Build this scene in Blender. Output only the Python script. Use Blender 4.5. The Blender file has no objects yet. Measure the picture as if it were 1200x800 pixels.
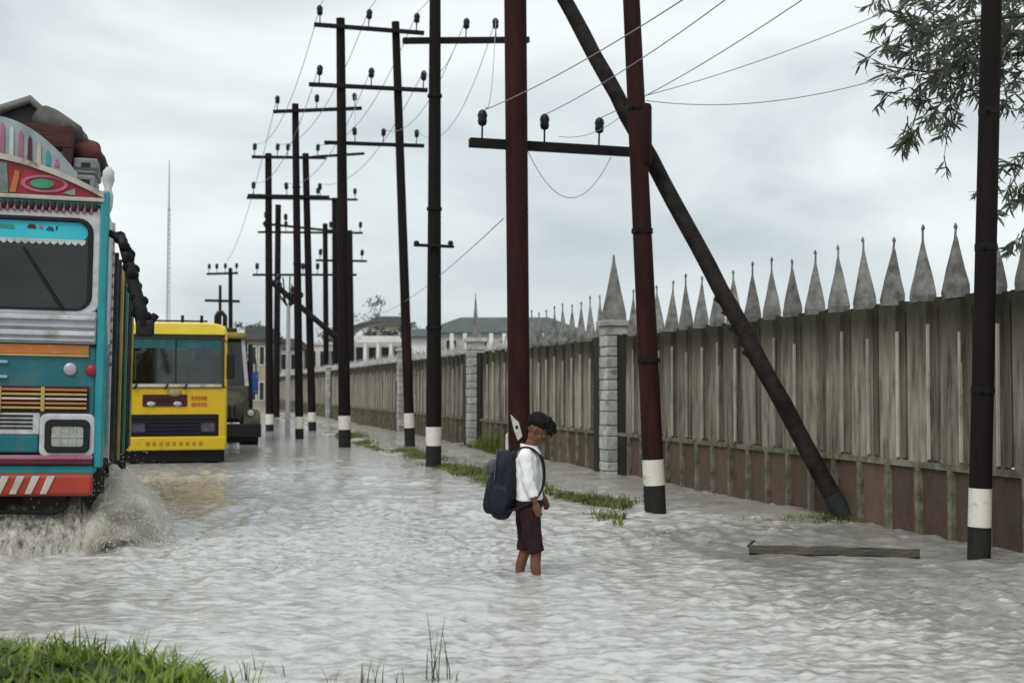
import bpy, bmesh, math, random
import numpy as np
from mathutils import Vector, Matrix, Euler, noise

random.seed(7)
rng = np.random.default_rng(7)
R = math.radians
C = bpy.context.scene
COL = C.collection

# ------------------------------------------------------------------ camera
CAM_H = 1.45
PITCH = math.atan(56 / 1500)
cam_d = bpy.data.cameras.new('camera')
cam = bpy.data.objects.new('camera', cam_d)
COL.objects.link(cam)
cam.location = (0, 0, CAM_H)
cam.rotation_euler = (math.pi / 2 + PITCH, 0, 0)
cam_d.lens = 45
cam_d.sensor_width = 36
cam_d.clip_end = 2000
cam_d.dof.use_dof = True
cam_d.dof.focus_distance = 10.2
cam_d.dof.aperture_fstop = 2.7
C.camera = cam

# ------------------------------------------------------------------ world
SUN_EL, SUN_ROT = R(52), R(200)
w = bpy.data.worlds.new('World')
C.world = w
w.use_nodes = True
nt = w.node_tree
nt.nodes.clear()
out = nt.nodes.new('ShaderNodeOutputWorld')
bg = nt.nodes.new('ShaderNodeBackground')
bg.inputs['Strength'].default_value = 0.1
sky = nt.nodes.new('ShaderNodeTexSky')
sky.sky_type = 'NISHITA'
sky.sun_disc = False
sky.sun_elevation = SUN_EL
sky.sun_rotation = SUN_ROT
tc = nt.nodes.new('ShaderNodeTexCoord')
mp = nt.nodes.new('ShaderNodeMapping')
mp.inputs['Scale'].default_value = (1.0, 1.0, 2.6)
n1 = nt.nodes.new('ShaderNodeTexNoise')
n1.inputs['Scale'].default_value = 2.4
n1.inputs['Detail'].default_value = 9
n1.inputs['Roughness'].default_value = 0.52
n1.inputs['Distortion'].default_value = 0.35
cr = nt.nodes.new('ShaderNodeValToRGB')
cr.color_ramp.elements[0].position = 0.36
cr.color_ramp.elements[0].color = (4.15, 4.65, 4.9, 1)
cr.color_ramp.elements[1].position = 0.62
cr.color_ramp.elements[1].color = (7.1, 7.5, 7.5, 1)
mx = nt.nodes.new('ShaderNodeMixRGB')
mx.inputs[0].default_value = 0.95
nt.links.new(tc.outputs['Generated'], mp.inputs['Vector'])
nt.links.new(mp.outputs['Vector'], n1.inputs['Vector'])
nt.links.new(n1.outputs['Fac'], cr.inputs['Fac'])
nt.links.new(sky.outputs['Color'], mx.inputs[1])
nt.links.new(cr.outputs['Color'], mx.inputs[2])
nt.links.new(mx.outputs['Color'], bg.inputs['Color'])
nt.links.new(bg.outputs['Background'], out.inputs['Surface'])

# ------------------------------------------------------------------ sun
sd = bpy.data.lights.new('sun', 'SUN')
sd.energy = 1.4
sd.angle = R(30)
sd.color = (1.0, 0.97, 0.92)
sun = bpy.data.objects.new('sun', sd)
COL.objects.link(sun)
# a sun behind the camera and a little to the left, high, filtered by cloud
sv = Vector((math.cos(SUN_EL) * -0.45, math.cos(SUN_EL) * -0.89, math.sin(SUN_EL)))
sun.rotation_euler = sv.to_track_quat('Z', 'Y').to_euler()
sky.sun_rotation = math.atan2(sv.x, sv.y)
C.view_settings.view_transform = 'Standard'
C.view_settings.look = 'None'
C.view_settings.exposure = 0.43
C.view_settings.gamma = 1.0
C.cycles.max_bounces = 6
C.cycles.transparent_max_bounces = 16

# ------------------------------------------------------------------ frames of reference
ROADX = Vector((0.9675, 0.2528, 0))       # across the road, to the right
ROADY = Vector((-0.2528, 0.9675, 0))      # along the road, away
ROT = math.atan2(0.2528, 0.9675)
CM = Euler((math.pi / 2 + PITCH, 0, 0)).to_matrix()
EYE = Vector((0, 0, CAM_H))


def RF(u, n, z=0.0):
    v = ROADY * u + ROADX * n
    return Vector((v.x, v.y, z))


def ray(x, y):
    return CM @ Vector(((x - 600) / 1500, -(y - 400) / 1500, -1))


def ground(x, y, z=0.0):
    d = ray(x, y)
    return EYE + d * ((z - CAM_H) / d.z)


def on_u(x, y, u):
    d = ray(x, y)
    return EYE + d * ((u - EYE.dot(ROADY)) / d.dot(ROADY))


def on_n(x, y, n):
    d = ray(x, y)
    return EYE + d * ((n - EYE.dot(ROADX)) / d.dot(ROADX))


def at_depth(x, y, Y):
    d = ray(x, y)
    return EYE + d * (Y / d.y)


def uu(p):
    return p.dot(ROADY)


def nn(p):
    return p.x * ROADX.x + p.y * ROADX.y


# ------------------------------------------------------------------ materials
MATS = {}


def mat(name, c, c2=None, rough=0.6, metal=0.0, scale=6.0, stretch=(1, 1, 1), bump=0.0, bscale=None,
        spots=None, spot_scale=3.0, spot_pos=(0.55, 0.7), rnd=0.0, spec=0.28, detail=6.0, moss=None, coat=0.0, coords='Object'):
    if name in MATS:
        return MATS[name]
    m = bpy.data.materials.new(name)
    m.use_nodes = True
    t = m.node_tree
    b = t.nodes['Principled BSDF']
    b.inputs['Roughness'].default_value = rough
    b.inputs['Metallic'].default_value = metal
    b.inputs['Specular IOR Level'].default_value = spec
    b.inputs['Coat Weight'].default_value = coat
    co = t.nodes.new('ShaderNodeTexCoord')
    ma = t.nodes.new('ShaderNodeMapping')
    ma.inputs['Scale'].default_value = stretch
    t.links.new(co.outputs[coords], ma.inputs['Vector'])
    vec = ma.outputs['Vector']
    if rnd:
        oi = t.nodes.new('ShaderNodeObjectInfo')
        ad = t.nodes.new('ShaderNodeVectorMath')
        ad.operation = 'ADD'
        mu = t.nodes.new('ShaderNodeMath')
        mu.operation = 'MULTIPLY'
        mu.inputs[1].default_value = 57.0
        t.links.new(oi.outputs['Random'], mu.inputs[0])
        t.links.new(vec, ad.inputs[0])
        t.links.new(mu.outputs[0], ad.inputs[1])
        vec = ad.outputs[0]
    no = t.nodes.new('ShaderNodeTexNoise')
    no.inputs['Scale'].default_value = scale
    no.inputs['Detail'].default_value = detail
    no.inputs['Roughness'].default_value = 0.62
    t.links.new(vec, no.inputs['Vector'])
    ra = t.nodes.new('ShaderNodeValToRGB')
    c2 = c2 or tuple(v * 0.72 for v in c)
    ra.color_ramp.elements[0].position = 0.32
    ra.color_ramp.elements[1].position = 0.68
    ra.color_ramp.elements[0].color = (*c2, 1)
    ra.color_ramp.elements[1].color = (*c, 1)
    t.links.new(no.outputs['Fac'], ra.inputs['Fac'])
    col = ra.outputs['Color']
    if spots:
        n2 = t.nodes.new('ShaderNodeTexNoise')
        n2.inputs['Scale'].default_value = spot_scale
        n2.inputs['Detail'].default_value = 8
        n2.inputs['Roughness'].default_value = 0.7
        t.links.new(vec, n2.inputs['Vector'])
        r2 = t.nodes.new('ShaderNodeValToRGB')
        r2.color_ramp.elements[0].position = spot_pos[0]
        r2.color_ramp.elements[1].position = spot_pos[1]
        r2.color_ramp.elements[0].color = (0, 0, 0, 1)
        r2.color_ramp.elements[1].color = (1, 1, 1, 1)
        t.links.new(n2.outputs['Fac'], r2.inputs['Fac'])
        m2 = t.nodes.new('ShaderNodeMixRGB')
        m2.inputs[2].default_value = (*spots, 1)
        t.links.new(r2.outputs['Color'], m2.inputs[0])
        t.links.new(col, m2.inputs[1])
        col = m2.outputs['Color']
    if moss:
        sx_ = t.nodes.new('ShaderNodeSeparateXYZ')
        t.links.new(co.outputs['Object'], sx_.inputs[0])
        mm1 = t.nodes.new('ShaderNodeMath')
        mm1.operation = 'MULTIPLY_ADD'
        mm1.inputs[1].default_value = 0.55
        t.links.new(no.outputs['Fac'], mm1.inputs[0])
        t.links.new(sx_.outputs['Z'], mm1.inputs[2])
        mr2 = t.nodes.new('ShaderNodeMapRange')
        mr2.inputs[1].default_value = moss[0]
        mr2.inputs[2].default_value = moss[1]
        mr2.inputs[4].default_value = moss[3]
        t.links.new(mm1.outputs[0], mr2.inputs[0])
        m3 = t.nodes.new('ShaderNodeMixRGB')
        m3.inputs[2].default_value = (*moss[2], 1)
        t.links.new(mr2.outputs[0], m3.inputs[0])
        t.links.new(col, m3.inputs[1])
        col = m3.outputs['Color']
    if rnd:
        hs = t.nodes.new('ShaderNodeHueSaturation')
        mr = t.nodes.new('ShaderNodeMapRange')
        mr.inputs[3].default_value = 1 - rnd
        mr.inputs[4].default_value = 1 + rnd
        t.links.new(oi.outputs['Random'], mr.inputs[0])
        t.links.new(mr.outputs[0], hs.inputs['Value'])
        t.links.new(col, hs.inputs['Color'])
        col = hs.outputs['Color']
    t.links.new(col, b.inputs['Base Color'])
    if bump:
        nb = t.nodes.new('ShaderNodeTexNoise')
        nb.inputs['Scale'].default_value = bscale or scale * 3
        nb.inputs['Detail'].default_value = 5
        t.links.new(vec, nb.inputs['Vector'])
        bu = t.nodes.new('ShaderNodeBump')
        bu.inputs['Strength'].default_value = bump
        bu.inputs['Distance'].default_value = 0.02
        t.links.new(nb.outputs['Fac'], bu.inputs['Height'])
        t.links.new(bu.outputs['Normal'], b.inputs['Normal'])
    MATS[name] = m
    return m


def glass(name, tint=(0.5, 0.55, 0.56), refl=1.0):
    m = bpy.data.materials.new(name)
    m.use_nodes = True
    t = m.node_tree
    t.nodes.clear()
    o = t.nodes.new('ShaderNodeOutputMaterial')
    tr = t.nodes.new('ShaderNodeBsdfTransparent')
    tr.inputs[0].default_value = (*tint, 1)
    gl = t.nodes.new('ShaderNodeBsdfGlossy')
    gl.inputs['Roughness'].default_value = 0.05
    gl.inputs[0].default_value = (refl, refl, refl, 1)
    fr = t.nodes.new('ShaderNodeFresnel')
    fr.inputs['IOR'].default_value = 1.6
    no = t.nodes.new('ShaderNodeTexNoise')
    no.inputs['Scale'].default_value = 4
    ad = t.nodes.new('ShaderNodeMath')
    ad.operation = 'MULTIPLY_ADD'
    ad.inputs[1].default_value = 0.03
    mi = t.nodes.new('ShaderNodeMixShader')
    t.links.new(no.outputs['Fac'], ad.inputs[0])
    t.links.new(fr.outputs[0], ad.inputs[2])
    t.links.new(ad.outputs[0], mi.inputs[0])
    t.links.new(tr.outputs[0], mi.inputs[1])
    t.links.new(gl.outputs[0], mi.inputs[2])
    t.links.new(mi.outputs[0], o.inputs['Surface'])
    return m


# ------------------------------------------------------------------ mesh builder
class MB:
    def __init__(self):
        self.v, self.f = [], []

    def add(self, vs, fs):
        o = len(self.v)
        self.v += [tuple(p) for p in vs]
        self.f += [tuple(i + o for i in f) for f in fs]
        return self

    def box(self, x0, x1, y0, y1, z0, z1, M=None):
        vs = [Vector((x, y, z)) for z in (z0, z1) for y in (y0, y1) for x in (x0, x1)]
        if M:
            vs = [M @ v for v in vs]
        return self.add(vs, [(0, 2, 3, 1), (4, 5, 7, 6), (0, 1, 5, 4), (2, 6, 7, 3), (0, 4, 6, 2), (1, 3, 7, 5)])

    def tube(self, pts, rad, n=8, cap=True, up=None, sx=1.0, sy=1.0):
        pts = [Vector(p) for p in pts]
        if not hasattr(rad, '__len__'):
            rad = [rad] * len(pts)
        rings = []
        prev = None
        for i, p in enumerate(pts):
            d = (pts[min(i + 1, len(pts) - 1)] - pts[max(i - 1, 0)])
            d = d.normalized() if d.length > 1e-9 else Vector((0, 0, 1))
            if prev is None:
                a = Vector(up) if up else (Vector((0, 0, 1)) if abs(d.z) < 0.9 else Vector((1, 0, 0)))
            else:
                a = prev
            a = a - d * a.dot(d)
            if a.length < 1e-6:
                a = d.orthogonal()
            a.normalize()
            prev = a
            b = d.cross(a)
            rings.append([p + (a * math.cos(t) * sx + b * math.sin(t) * sy) * rad[i]
                          for t in [2 * math.pi * k / n for k in range(n)]])
        return self.loft(rings, cap)

    def loft(self, rings, cap=True, close=True):
        n = len(rings[0])
        vs = [p for r in rings for p in r]
        fs = []
        for i in range(len(rings) - 1):
            for k in range(n if close else n - 1):
                a, b = i * n + k, i * n + (k + 1) % n
                fs.append((a, b, b + n, a + n))
        if cap:
            fs.append(tuple(range(n))[::-1])
            fs.append(tuple(range((len(rings) - 1) * n, len(rings) * n)))
        return self.add(vs, fs)

    def lathe(self, prof, c=(0, 0, 0), n=10):
        c = Vector(c)
        rings = [[c + Vector((r * math.cos(t), r * math.sin(t), z)) for t in
                  [2 * math.pi * k / n for k in range(n)]] for r, z in prof]
        return self.loft(rings)

    def ell(self, c, r, M=None, nu=16, nv=10, e=1.0):
        c = Vector(c)
        rings = []
        sg = lambda v: math.copysign(abs(v) ** e, v)
        for i in range(nv + 1):
            ph = -math.pi / 2 + math.pi * i / nv
            ph = max(-1.5, min(1.5, ph))
            ring = []
            for k in range(nu):
                th = 2 * math.pi * k / nu
                p = Vector((sg(math.cos(ph)) * sg(math.cos(th)) * r[0], sg(math.cos(ph)) * sg(math.sin(th)) * r[1], sg(math.sin(ph)) * r[2]))
                ring.append((M @ p if M else p) + c)
            rings.append(ring)
        return self.loft(rings)

    def prism(self, poly, y0, y1):
        """polygon in XZ extruded along Y"""
        n = len(poly)
        vs = [(x, y0, z) for x, z in poly] + [(x, y1, z) for x, z in poly]
        fs = [tuple(range(n)), tuple(range(n, 2 * n))[::-1]]
        fs += [(k + n, (k + 1) % n + n, (k + 1) % n, k) for k in range(n)]
        return self.add(vs, fs)

    def ring(self, outer, inner, y0, y1):
        n = len(outer)
        vs = [(x, y0, z) for x, z in outer] + [(x, y0, z) for x, z in inner] + \
             [(x, y1, z) for x, z in outer] + [(x, y1, z) for x, z in inner]
        fs = []
        for k in range(n):
            j = (k + 1) % n
            fs += [(k, j, n + j, n + k), (2 * n + j, 2 * n + k, 3 * n + k, 3 * n + j),
                   (j, k, 2 * n + k, 2 * n + j), (n + k, n + j, 3 * n + j, 3 * n + k)]
        return self.add(vs, fs)

    def mesh(self, name):
        me = bpy.data.meshes.new(name)
        me.from_pydata([tuple(v) for v in self.v], [], self.f)
        me.update()
        return me

    def build(self, name, m, parent=None, smooth=False, bevel=0.0, seg=2, kind=None, fixn=True):
        me = self.mesh(name)
        if fixn and len(self.f) < 60000:
            bm = bmesh.new()
            bm.from_mesh(me)
            bmesh.ops.recalc_face_normals(bm, faces=bm.faces)
            bm.to_mesh(me)
            bm.free()
        return link(name, me, m, parent, smooth, bevel, seg, kind)


def link(name, me, m, parent=None, smooth=False, bevel=0.0, seg=2, kind=None):
    if m is not None:
        me.materials.append(m)
    o = bpy.data.objects.new(name, me)
    COL.objects.link(o)
    if parent is not None:
        o.parent = parent
    if smooth:
        me.polygons.foreach_set('use_smooth', [True] * len(me.polygons))
        if smooth == 'auto':
            me.set_sharp_from_angle(angle=R(38))
    if bevel:
        b = o.modifiers.new('bevel', 'BEVEL')
        b.width = bevel
        b.segments = seg
        b.limit_method = 'ANGLE'
        b.angle_limit = R(40)
        me.polygons.foreach_set('use_smooth', [True] * len(me.polygons))
        me.set_sharp_from_angle(angle=R(38))
    if kind:
        o['kind'] = kind
    return o


def thing(name, label, cat, loc=(0, 0, 0), rz=0.0, group=None):
    o = bpy.data.objects.new(name, None)
    COL.objects.link(o)
    o.location = loc
    o.rotation_euler = (0, 0, rz)
    o.empty_display_size = 0.2
    return tag(o, label, cat, group)


def tag(o, label, cat, group=None):
    o['label'] = label
    o['category'] = cat
    if group:
        o['group'] = group
    return o


def inst(name, me, parent, loc=(0, 0, 0), rot=(0, 0, 0), sc=(1, 1, 1)):
    o = bpy.data.objects.new(name, me)
    COL.objects.link(o)
    o.parent = parent
    o.location = loc
    o.rotation_euler = rot
    o.scale = sc
    return o


def fuse(mb, name, m, parent, voxel=0.008, smooth=4, disp=0.0, dscale=12.0):
    """one continuous skin over everything in mb"""
    tmp = bpy.data.objects.new('tmp', mb.mesh('tmp'))
    COL.objects.link(tmp)
    r = tmp.modifiers.new('r', 'REMESH')
    r.mode = 'VOXEL'
    r.voxel_size = voxel
    s = tmp.modifiers.new('s', 'SMOOTH')
    s.iterations = smooth
    s.factor = 0.5
    dg = bpy.context.evaluated_depsgraph_get()
    me = bpy.data.meshes.new_from_object(tmp.evaluated_get(dg))
    bpy.data.objects.remove(tmp)
    me.name = name
    me.materials.clear()
    if disp:
        for v in me.vertices:
            q = Vector((v.co.x, v.co.y, v.co.z * 0.55)) * dscale
            v.co += v.normal * (noise.noise(q) + 0.5 * noise.noise(q * 2.3)) * disp
    return link(name, me, m, parent, smooth=True)


def rrect(x0, x1, z0, z1, r, k=5):
    pts = []
    for cx, cz, a0 in ((x1 - r, z1 - r, 0), (x0 + r, z1 - r, 90), (x0 + r, z0 + r, 180), (x1 - r, z0 + r, 270)):
        for i in range(k + 1):
            a = R(a0 + 90 * i / k)
            pts.append((cx + r * math.cos(a), cz + r * math.sin(a)))
    return pts


# ------------------------------------------------------------------ shared materials
M_POLE = mat('pole_rust', (0.040, 0.013, 0.011), (0.017, 0.007, 0.007), spec=0.12, rough=0.75, scale=5, stretch=(2, 2, 0.35), bump=0.3, bscale=30,
             spots=(0.008, 0.007, 0.007), spot_scale=1.4)
M_POLED = mat('pole_dark', (0.014, 0.009, 0.009), (0.007, 0.006, 0.006), spec=0.12, rough=0.75, scale=5, stretch=(2, 2, 0.35), bump=0.3, bscale=30,
              spots=(0.030, 0.011, 0.010), spot_scale=1.1)
M_BAND = mat('white_band_paint', (0.72, 0.70, 0.64), (0.6, 0.57, 0.5), rough=0.7, scale=5, spots=(0.24, 0.20, 0.15), spot_scale=5, spot_pos=(0.52, 0.68))
M_BASE = mat('black_base_paint', (0.016, 0.016, 0.017), (0.03, 0.027, 0.025), spec=0.12, rough=0.6, scale=8, spots=(0.09, 0.08, 0.07), spot_scale=7, spot_pos=(0.62, 0.72))
M_STEEL = mat('dark_steel', (0.014, 0.013, 0.013), (0.009, 0.009, 0.009), spec=0.12, rough=0.6, scale=8)
M_INS = mat('insulator_glaze', (0.008, 0.008, 0.008), rough=0.35, scale=5)
M_WIRE = mat('wire_grey', (0.30, 0.305, 0.31), rough=0.6, scale=5)
M_CONC = mat('fence_concrete', (0.34, 0.305, 0.248), (0.13, 0.118, 0.092), moss=(1.2, 1.75, (0.032, 0.031, 0.018), .95), rough=0.92, scale=5.5, stretch=(2.2, 2.2, 0.28), bump=0.5, bscale=28,
             spots=(0.04, 0.04, 0.028), spot_scale=3.4, spot_pos=(0.5, 0.68), rnd=0.2)
M_CONCD = mat('fence_infill', (0.245, 0.212, 0.172), (0.09, 0.08, 0.064), moss=(1.15, 1.75, (0.026, 0.025, 0.014), .95), rough=0.95, scale=6, stretch=(2.2, 2.2, 0.25), bump=0.5, bscale=28,
              spots=(0.03, 0.03, 0.022), spot_scale=2.2, spot_pos=(0.5, 0.7), rnd=0.22)
M_SPEAR = mat('spear_concrete', (0.26, 0.255, 0.24), (0.08, 0.08, 0.072), rough=0.9, scale=6, bump=0.5, bscale=30, rnd=0.18)
M_CAPST = mat('mossy_rail', (0.22, 0.21, 0.155), (0.06, 0.062, 0.035), rough=0.95, scale=7, bump=0.5, rnd=0.1)
M_SLAB = mat('red_plinth', (0.125, 0.074, 0.058), (0.07, 0.05, 0.039), rough=0.9, scale=7, stretch=(1.5, 1.5, 0.6), bump=0.4,
             spots=(0.085, 0.075, 0.055), spot_scale=2.6, spot_pos=(0.46, 0.66), rnd=0.35)
M_STONE = mat('pier_stone', (0.52, 0.52, 0.49), (0.26, 0.26, 0.24), rough=0.9, scale=8, bump=0.5, spots=(0.05, 0.055, 0.045), spot_scale=4, rnd=0.22)
M_SKIN = mat('skin', (0.175, 0.078, 0.048), (0.12, 0.052, 0.032), rough=0.5, scale=20)
M_HAIR = mat('hair', (0.008, 0.007, 0.008), (0.004, 0.004, 0.005), rough=0.6, spec=.12, scale=40)
M_BLACK = mat('black_rubber', (0.012, 0.012, 0.012), rough=0.6, scale=10)
M_DARKIN = mat('dark_interior', (0.02, 0.02, 0.022), rough=0.8, scale=4)

# ================================================================== SETTING
# ---- ground sheet
g = MB()
g.add([(-700, -60, -0.3), (700, -60, -0.3), (700, 1400, -0.3), (-700, 1400, -0.3)], [(0, 1, 2, 3)])
g.build('ground', mat('mud', (0.16, 0.14, 0.11), rough=0.9, scale=0.6), kind='structure', fixn=False)

# ---- flood water: a real rippled surface
TR_U, TR_N = 12.04, -1.755           # truck nose
BOY = ground(622, 672)


def wave_field(X, Y):
    h = np.zeros_like(X)
    r = np.random.default_rng(3)
    wx = 0.35 * np.sin(0.9 * X + 0.5 * Y + 1.0) + 0.25 * np.sin(-0.7 * X + 1.3 * Y)
    wy = 0.35 * np.sin(0.6 * X - 0.8 * Y + 2.0) + 0.25 * np.sin(1.5 * X + 0.4 * Y + 4)
    Xw, Yw = X + wx, Y + wy
    for i in range(110):
        lam = 0.09 * (0.72 / 0.09) ** r.random()
        a = math.radians(90 + r.normal() * 55)
        k = 2 * math.pi / lam
        ph = r.random() * 6.28
        amp = 0.0018 * (lam / 0.4) ** 0.4
        foot = Y * Y / 2175.0 * 1.6
        att = np.clip(1.5 - foot / lam * 0.9, 0.0, 1.0)
        s = np.sin(k * (math.cos(a) * Xw + math.sin(a) * Yw) + ph)
        h += amp * att * (s + 0.45 * (s * s - 0.5))
    mod = 0.75 + 0.45 * np.sin(0.55 * X + 0.8 + 0.4 * np.sin(0.9 * Y)) * np.sin(0.5 * Y + 0.7 * np.sin(0.6 * X))
    mod += 0.35 * np.exp(-((X - 3.4) ** 2 / 5 + (Y - 8.6) ** 2 / 3))
    h *= np.clip(mod, 0.3, 1.35)
    # wake lines spreading from the truck nose and rings round the wader
    U = X * ROADY.x + Y * ROADY.y
    N = X * ROADX.x + Y * ROADX.y
    du, dn = U - (TR_U + 0.6), np.abs(N - TR_N) - 1.1
    for k, off in enumerate((0.35, 1.1, 2.0)):
        cen = off + np.clip(du, -0.5, 12) * 0.28
        h += (0.05 - 0.012 * k) * np.exp(-((dn - cen) / (0.16 + 0.04 * k)) ** 2) * np.exp(-np.abs(du - 1.2) / 5) * (0.7 + 0.3 * np.sin(5 * U + 3 * N))
    rr = np.sqrt((X - BOY.x) ** 2 + (Y - BOY.y) ** 2)
    h += 0.010 * np.sin(rr * 26) * np.exp(-rr / 0.45)
    for (px, py) in ((1147, 655), (768, 600), (508, 547)):
        q = ground(px, py)
        rr = np.sqrt((X - q.x) ** 2 + (Y - q.y) ** 2)
        h += 0.012 * np.sin(rr * 22) * np.exp(-rr / 0.4)
    return h


ys = [4.6]
while ys[-1] < 150:
    ys.append(ys[-1] + max(0.016, ys[-1] ** 2 / 2175 * 0.95))
ys = np.array(ys)
ts = np.linspace(-0.62, 0.62, 760)
Yg, Tg = np.meshgrid(ys, ts, indexing='ij')
Xg = Tg * Yg
Zg = wave_field(Xg, Yg)
nr, nc = Xg.shape
vs = np.stack([Xg, Yg, Zg], -1).reshape(-1, 3)
idx = np.arange(nr * nc).reshape(nr, nc)
fs = np.stack([idx[:-1, :-1], idx[:-1, 1:], idx[1:, 1:], idx[1:, :-1]], -1).reshape(-1, 4)
me = bpy.data.meshes.new('water')
me.vertices.add(len(vs))
att_ = me.attributes.new('crest', 'FLOAT', 'POINT')
att_.data.foreach_set('value', np.clip(Zg.ravel() / 0.030, -1.2, 1.2).astype(np.float32))
me.vertices.foreach_set('co', vs.ravel())
Ug, Ng = Xg * ROADY.x + Yg * ROADY.y, Xg * ROADX.x + Yg * ROADX.y
painted_tone = -0.20 * np.exp(-np.clip(np.abs(Ng - 6.1) - 1.1, 0, 9) ** 2 / .5) * np.clip((13.2 - Ug) / 1.2, 0, 1)      # dark reflections by the fence, painted into the water colour
painted_tone += -0.13 * np.exp(-((Xg + 3.0) / 1.3) ** 2) * np.exp(-((Yg - 8.7) / .9) ** 2)       # darker patch of water before the lorry
painted_tone += 0.05 * np.clip(1 - np.abs(Yg - 8.4) / 1.6, 0, 1) * np.exp(-(Xg / 2.2) ** 2)
af_ = me.attributes.new('painted_tone', 'FLOAT', 'POINT')
af_.data.foreach_set('value', painted_tone.ravel().astype(np.float32))
me.loops.add(len(fs) * 4)
me.loops.foreach_set('vertex_index', fs.ravel().astype(np.int32))
me.polygons.add(len(fs))
me.polygons.foreach_set('loop_start', np.arange(0, len(fs) * 4, 4, dtype=np.int32))
me.update(calc_edges=True)


def water_material():
    m = bpy.data.materials.new('flood_water')
    m.use_nodes = True
    t = m.node_tree
    b = t.nodes['Principled BSDF']
    b.inputs['IOR'].default_value = 1.33
    co = t.nodes.new('ShaderNodeTexCoord')

    def noi(scale, st, det=4, dist=0.0, rough=0.5):
        mpn = t.nodes.new('ShaderNodeMapping')
        mpn.inputs['Scale'].default_value = st
        n = t.nodes.new('ShaderNodeTexNoise')
        n.inputs['Scale'].default_value = scale
        n.inputs['Detail'].default_value = det
        n.inputs['Distortion'].default_value = dist
        n.inputs['Roughness'].default_value = rough
        t.links.new(co.outputs['Object'], mpn.inputs['Vector'])
        t.links.new(mpn.outputs['Vector'], n.inputs['Vector'])
        return n.outputs['Fac']

    def ramp(f, p0, p1, c0, c1):
        r = t.nodes.new('ShaderNodeValToRGB')
        r.color_ramp.elements[0].position = p0
        r.color_ramp.elements[1].position = p1
        r.color_ramp.elements[0].color = (*c0, 1)
        r.color_ramp.elements[1].color = (*c1, 1)
        t.links.new(f, r.inputs['Fac'])
        return r.outputs['Color']

    silt_shade = ramp(noi(0.35, (1, 1, 1), 5), 0.35, 0.65, (0.20, 0.195, 0.178), (0.28, 0.275, 0.26))  # muddy water tone, also carrying the painted shade of the ripples
    at = t.nodes.new('ShaderNodeAttribute')
    at.attribute_name = 'crest'

    def madd(a, k, b):
        q = t.nodes.new('ShaderNodeMath')
        q.operation = 'MULTIPLY_ADD'
        q.inputs[1].default_value = k
        t.links.new(a, q.inputs[0])
        t.links.new(b, q.inputs[2])
        return q.outputs[0]

    f = noi(8.5, (0.6, 1.5, 1), 9, 0.3, 0.66)
    f = madd(at.outputs['Fac'], 0.035, f)
    f = madd(noi(0.42, (1, 1, 1), 4), 0.28, f)
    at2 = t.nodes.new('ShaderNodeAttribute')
    at2.attribute_name = 'painted_tone'
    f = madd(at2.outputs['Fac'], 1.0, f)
    pale_mask = ramp(f, 0.50, 0.68, (0, 0, 0), (1, 1, 1))          # ripple shade put into colour: dark dashes left between pale water
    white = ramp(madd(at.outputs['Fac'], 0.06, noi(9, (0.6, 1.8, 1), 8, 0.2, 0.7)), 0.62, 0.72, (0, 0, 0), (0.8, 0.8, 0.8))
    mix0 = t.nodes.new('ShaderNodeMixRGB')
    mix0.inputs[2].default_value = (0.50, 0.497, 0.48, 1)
    t.links.new(pale_mask, mix0.inputs[0])
    t.links.new(silt_shade, mix0.inputs[1])
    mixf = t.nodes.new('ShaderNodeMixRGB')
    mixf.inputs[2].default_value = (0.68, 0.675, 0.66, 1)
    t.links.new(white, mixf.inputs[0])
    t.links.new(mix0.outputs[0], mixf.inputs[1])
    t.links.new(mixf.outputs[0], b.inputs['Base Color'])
    pale_mask = white
    rr = ramp(pale_mask, 0.0, 0.8, (0.05,) * 3, (0.5,) * 3)
    t.links.new(rr, b.inputs['Roughness'])
    bu = t.nodes.new('ShaderNodeBump')
    bu.inputs['Strength'].default_value = 0.35
    bu.inputs['Distance'].default_value = 0.035
    b2 = t.nodes.new('ShaderNodeBump')
    b2.inputs['Strength'].default_value = 0.35
    b2.inputs['Distance'].default_value = 0.012
    t.links.new(noi(4.5, (0.7, 2.2, 1), 6, 0.2), bu.inputs['Height'])
    t.links.new(noi(22, (0.8, 2.0, 1), 5), b2.inputs['Height'])
    t.links.new(bu.outputs[0], b2.inputs['Normal'])
    t.links.new(b2.outputs[0], b.inputs['Normal'])
    return m


M_WATER = water_material()
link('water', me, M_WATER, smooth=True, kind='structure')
far = MB()
far.add([(-700, 149.5, -0.02), (700, 149.5, -0.02), (700, 420, -0.02), (-700, 420, -0.02)], [(0, 1, 2, 3)])
far.build('far_water', M_WATER, kind='structure', fixn=False)

# ---- silt bank between the poles and the fence, just out of the water
FENCE_N = 7.33


def bank_z(u, n):
    crest = 0.05 * math.exp(-((n - 4.9) / 0.5) ** 2) + 0.07 * min(1, max(0, (n - 5.2) / 1.2))
    base = -0.052 + crest
    base -= 0.11 * min(1, max(0, (13.6 - u) / 2.2))
    base -= 0.12 * min(1, max(0, (4.6 - n) / 0.7))
    base += 0.045 * noise.noise(Vector((u * 0.45, n * 1.0, 0))) + 0.032 * noise.noise(Vector((u * 1.6, n * 3.2, 3)))
    base += 0.014 * noise.noise(Vector((u * 5, n * 8, 5)))
    return base


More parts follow.
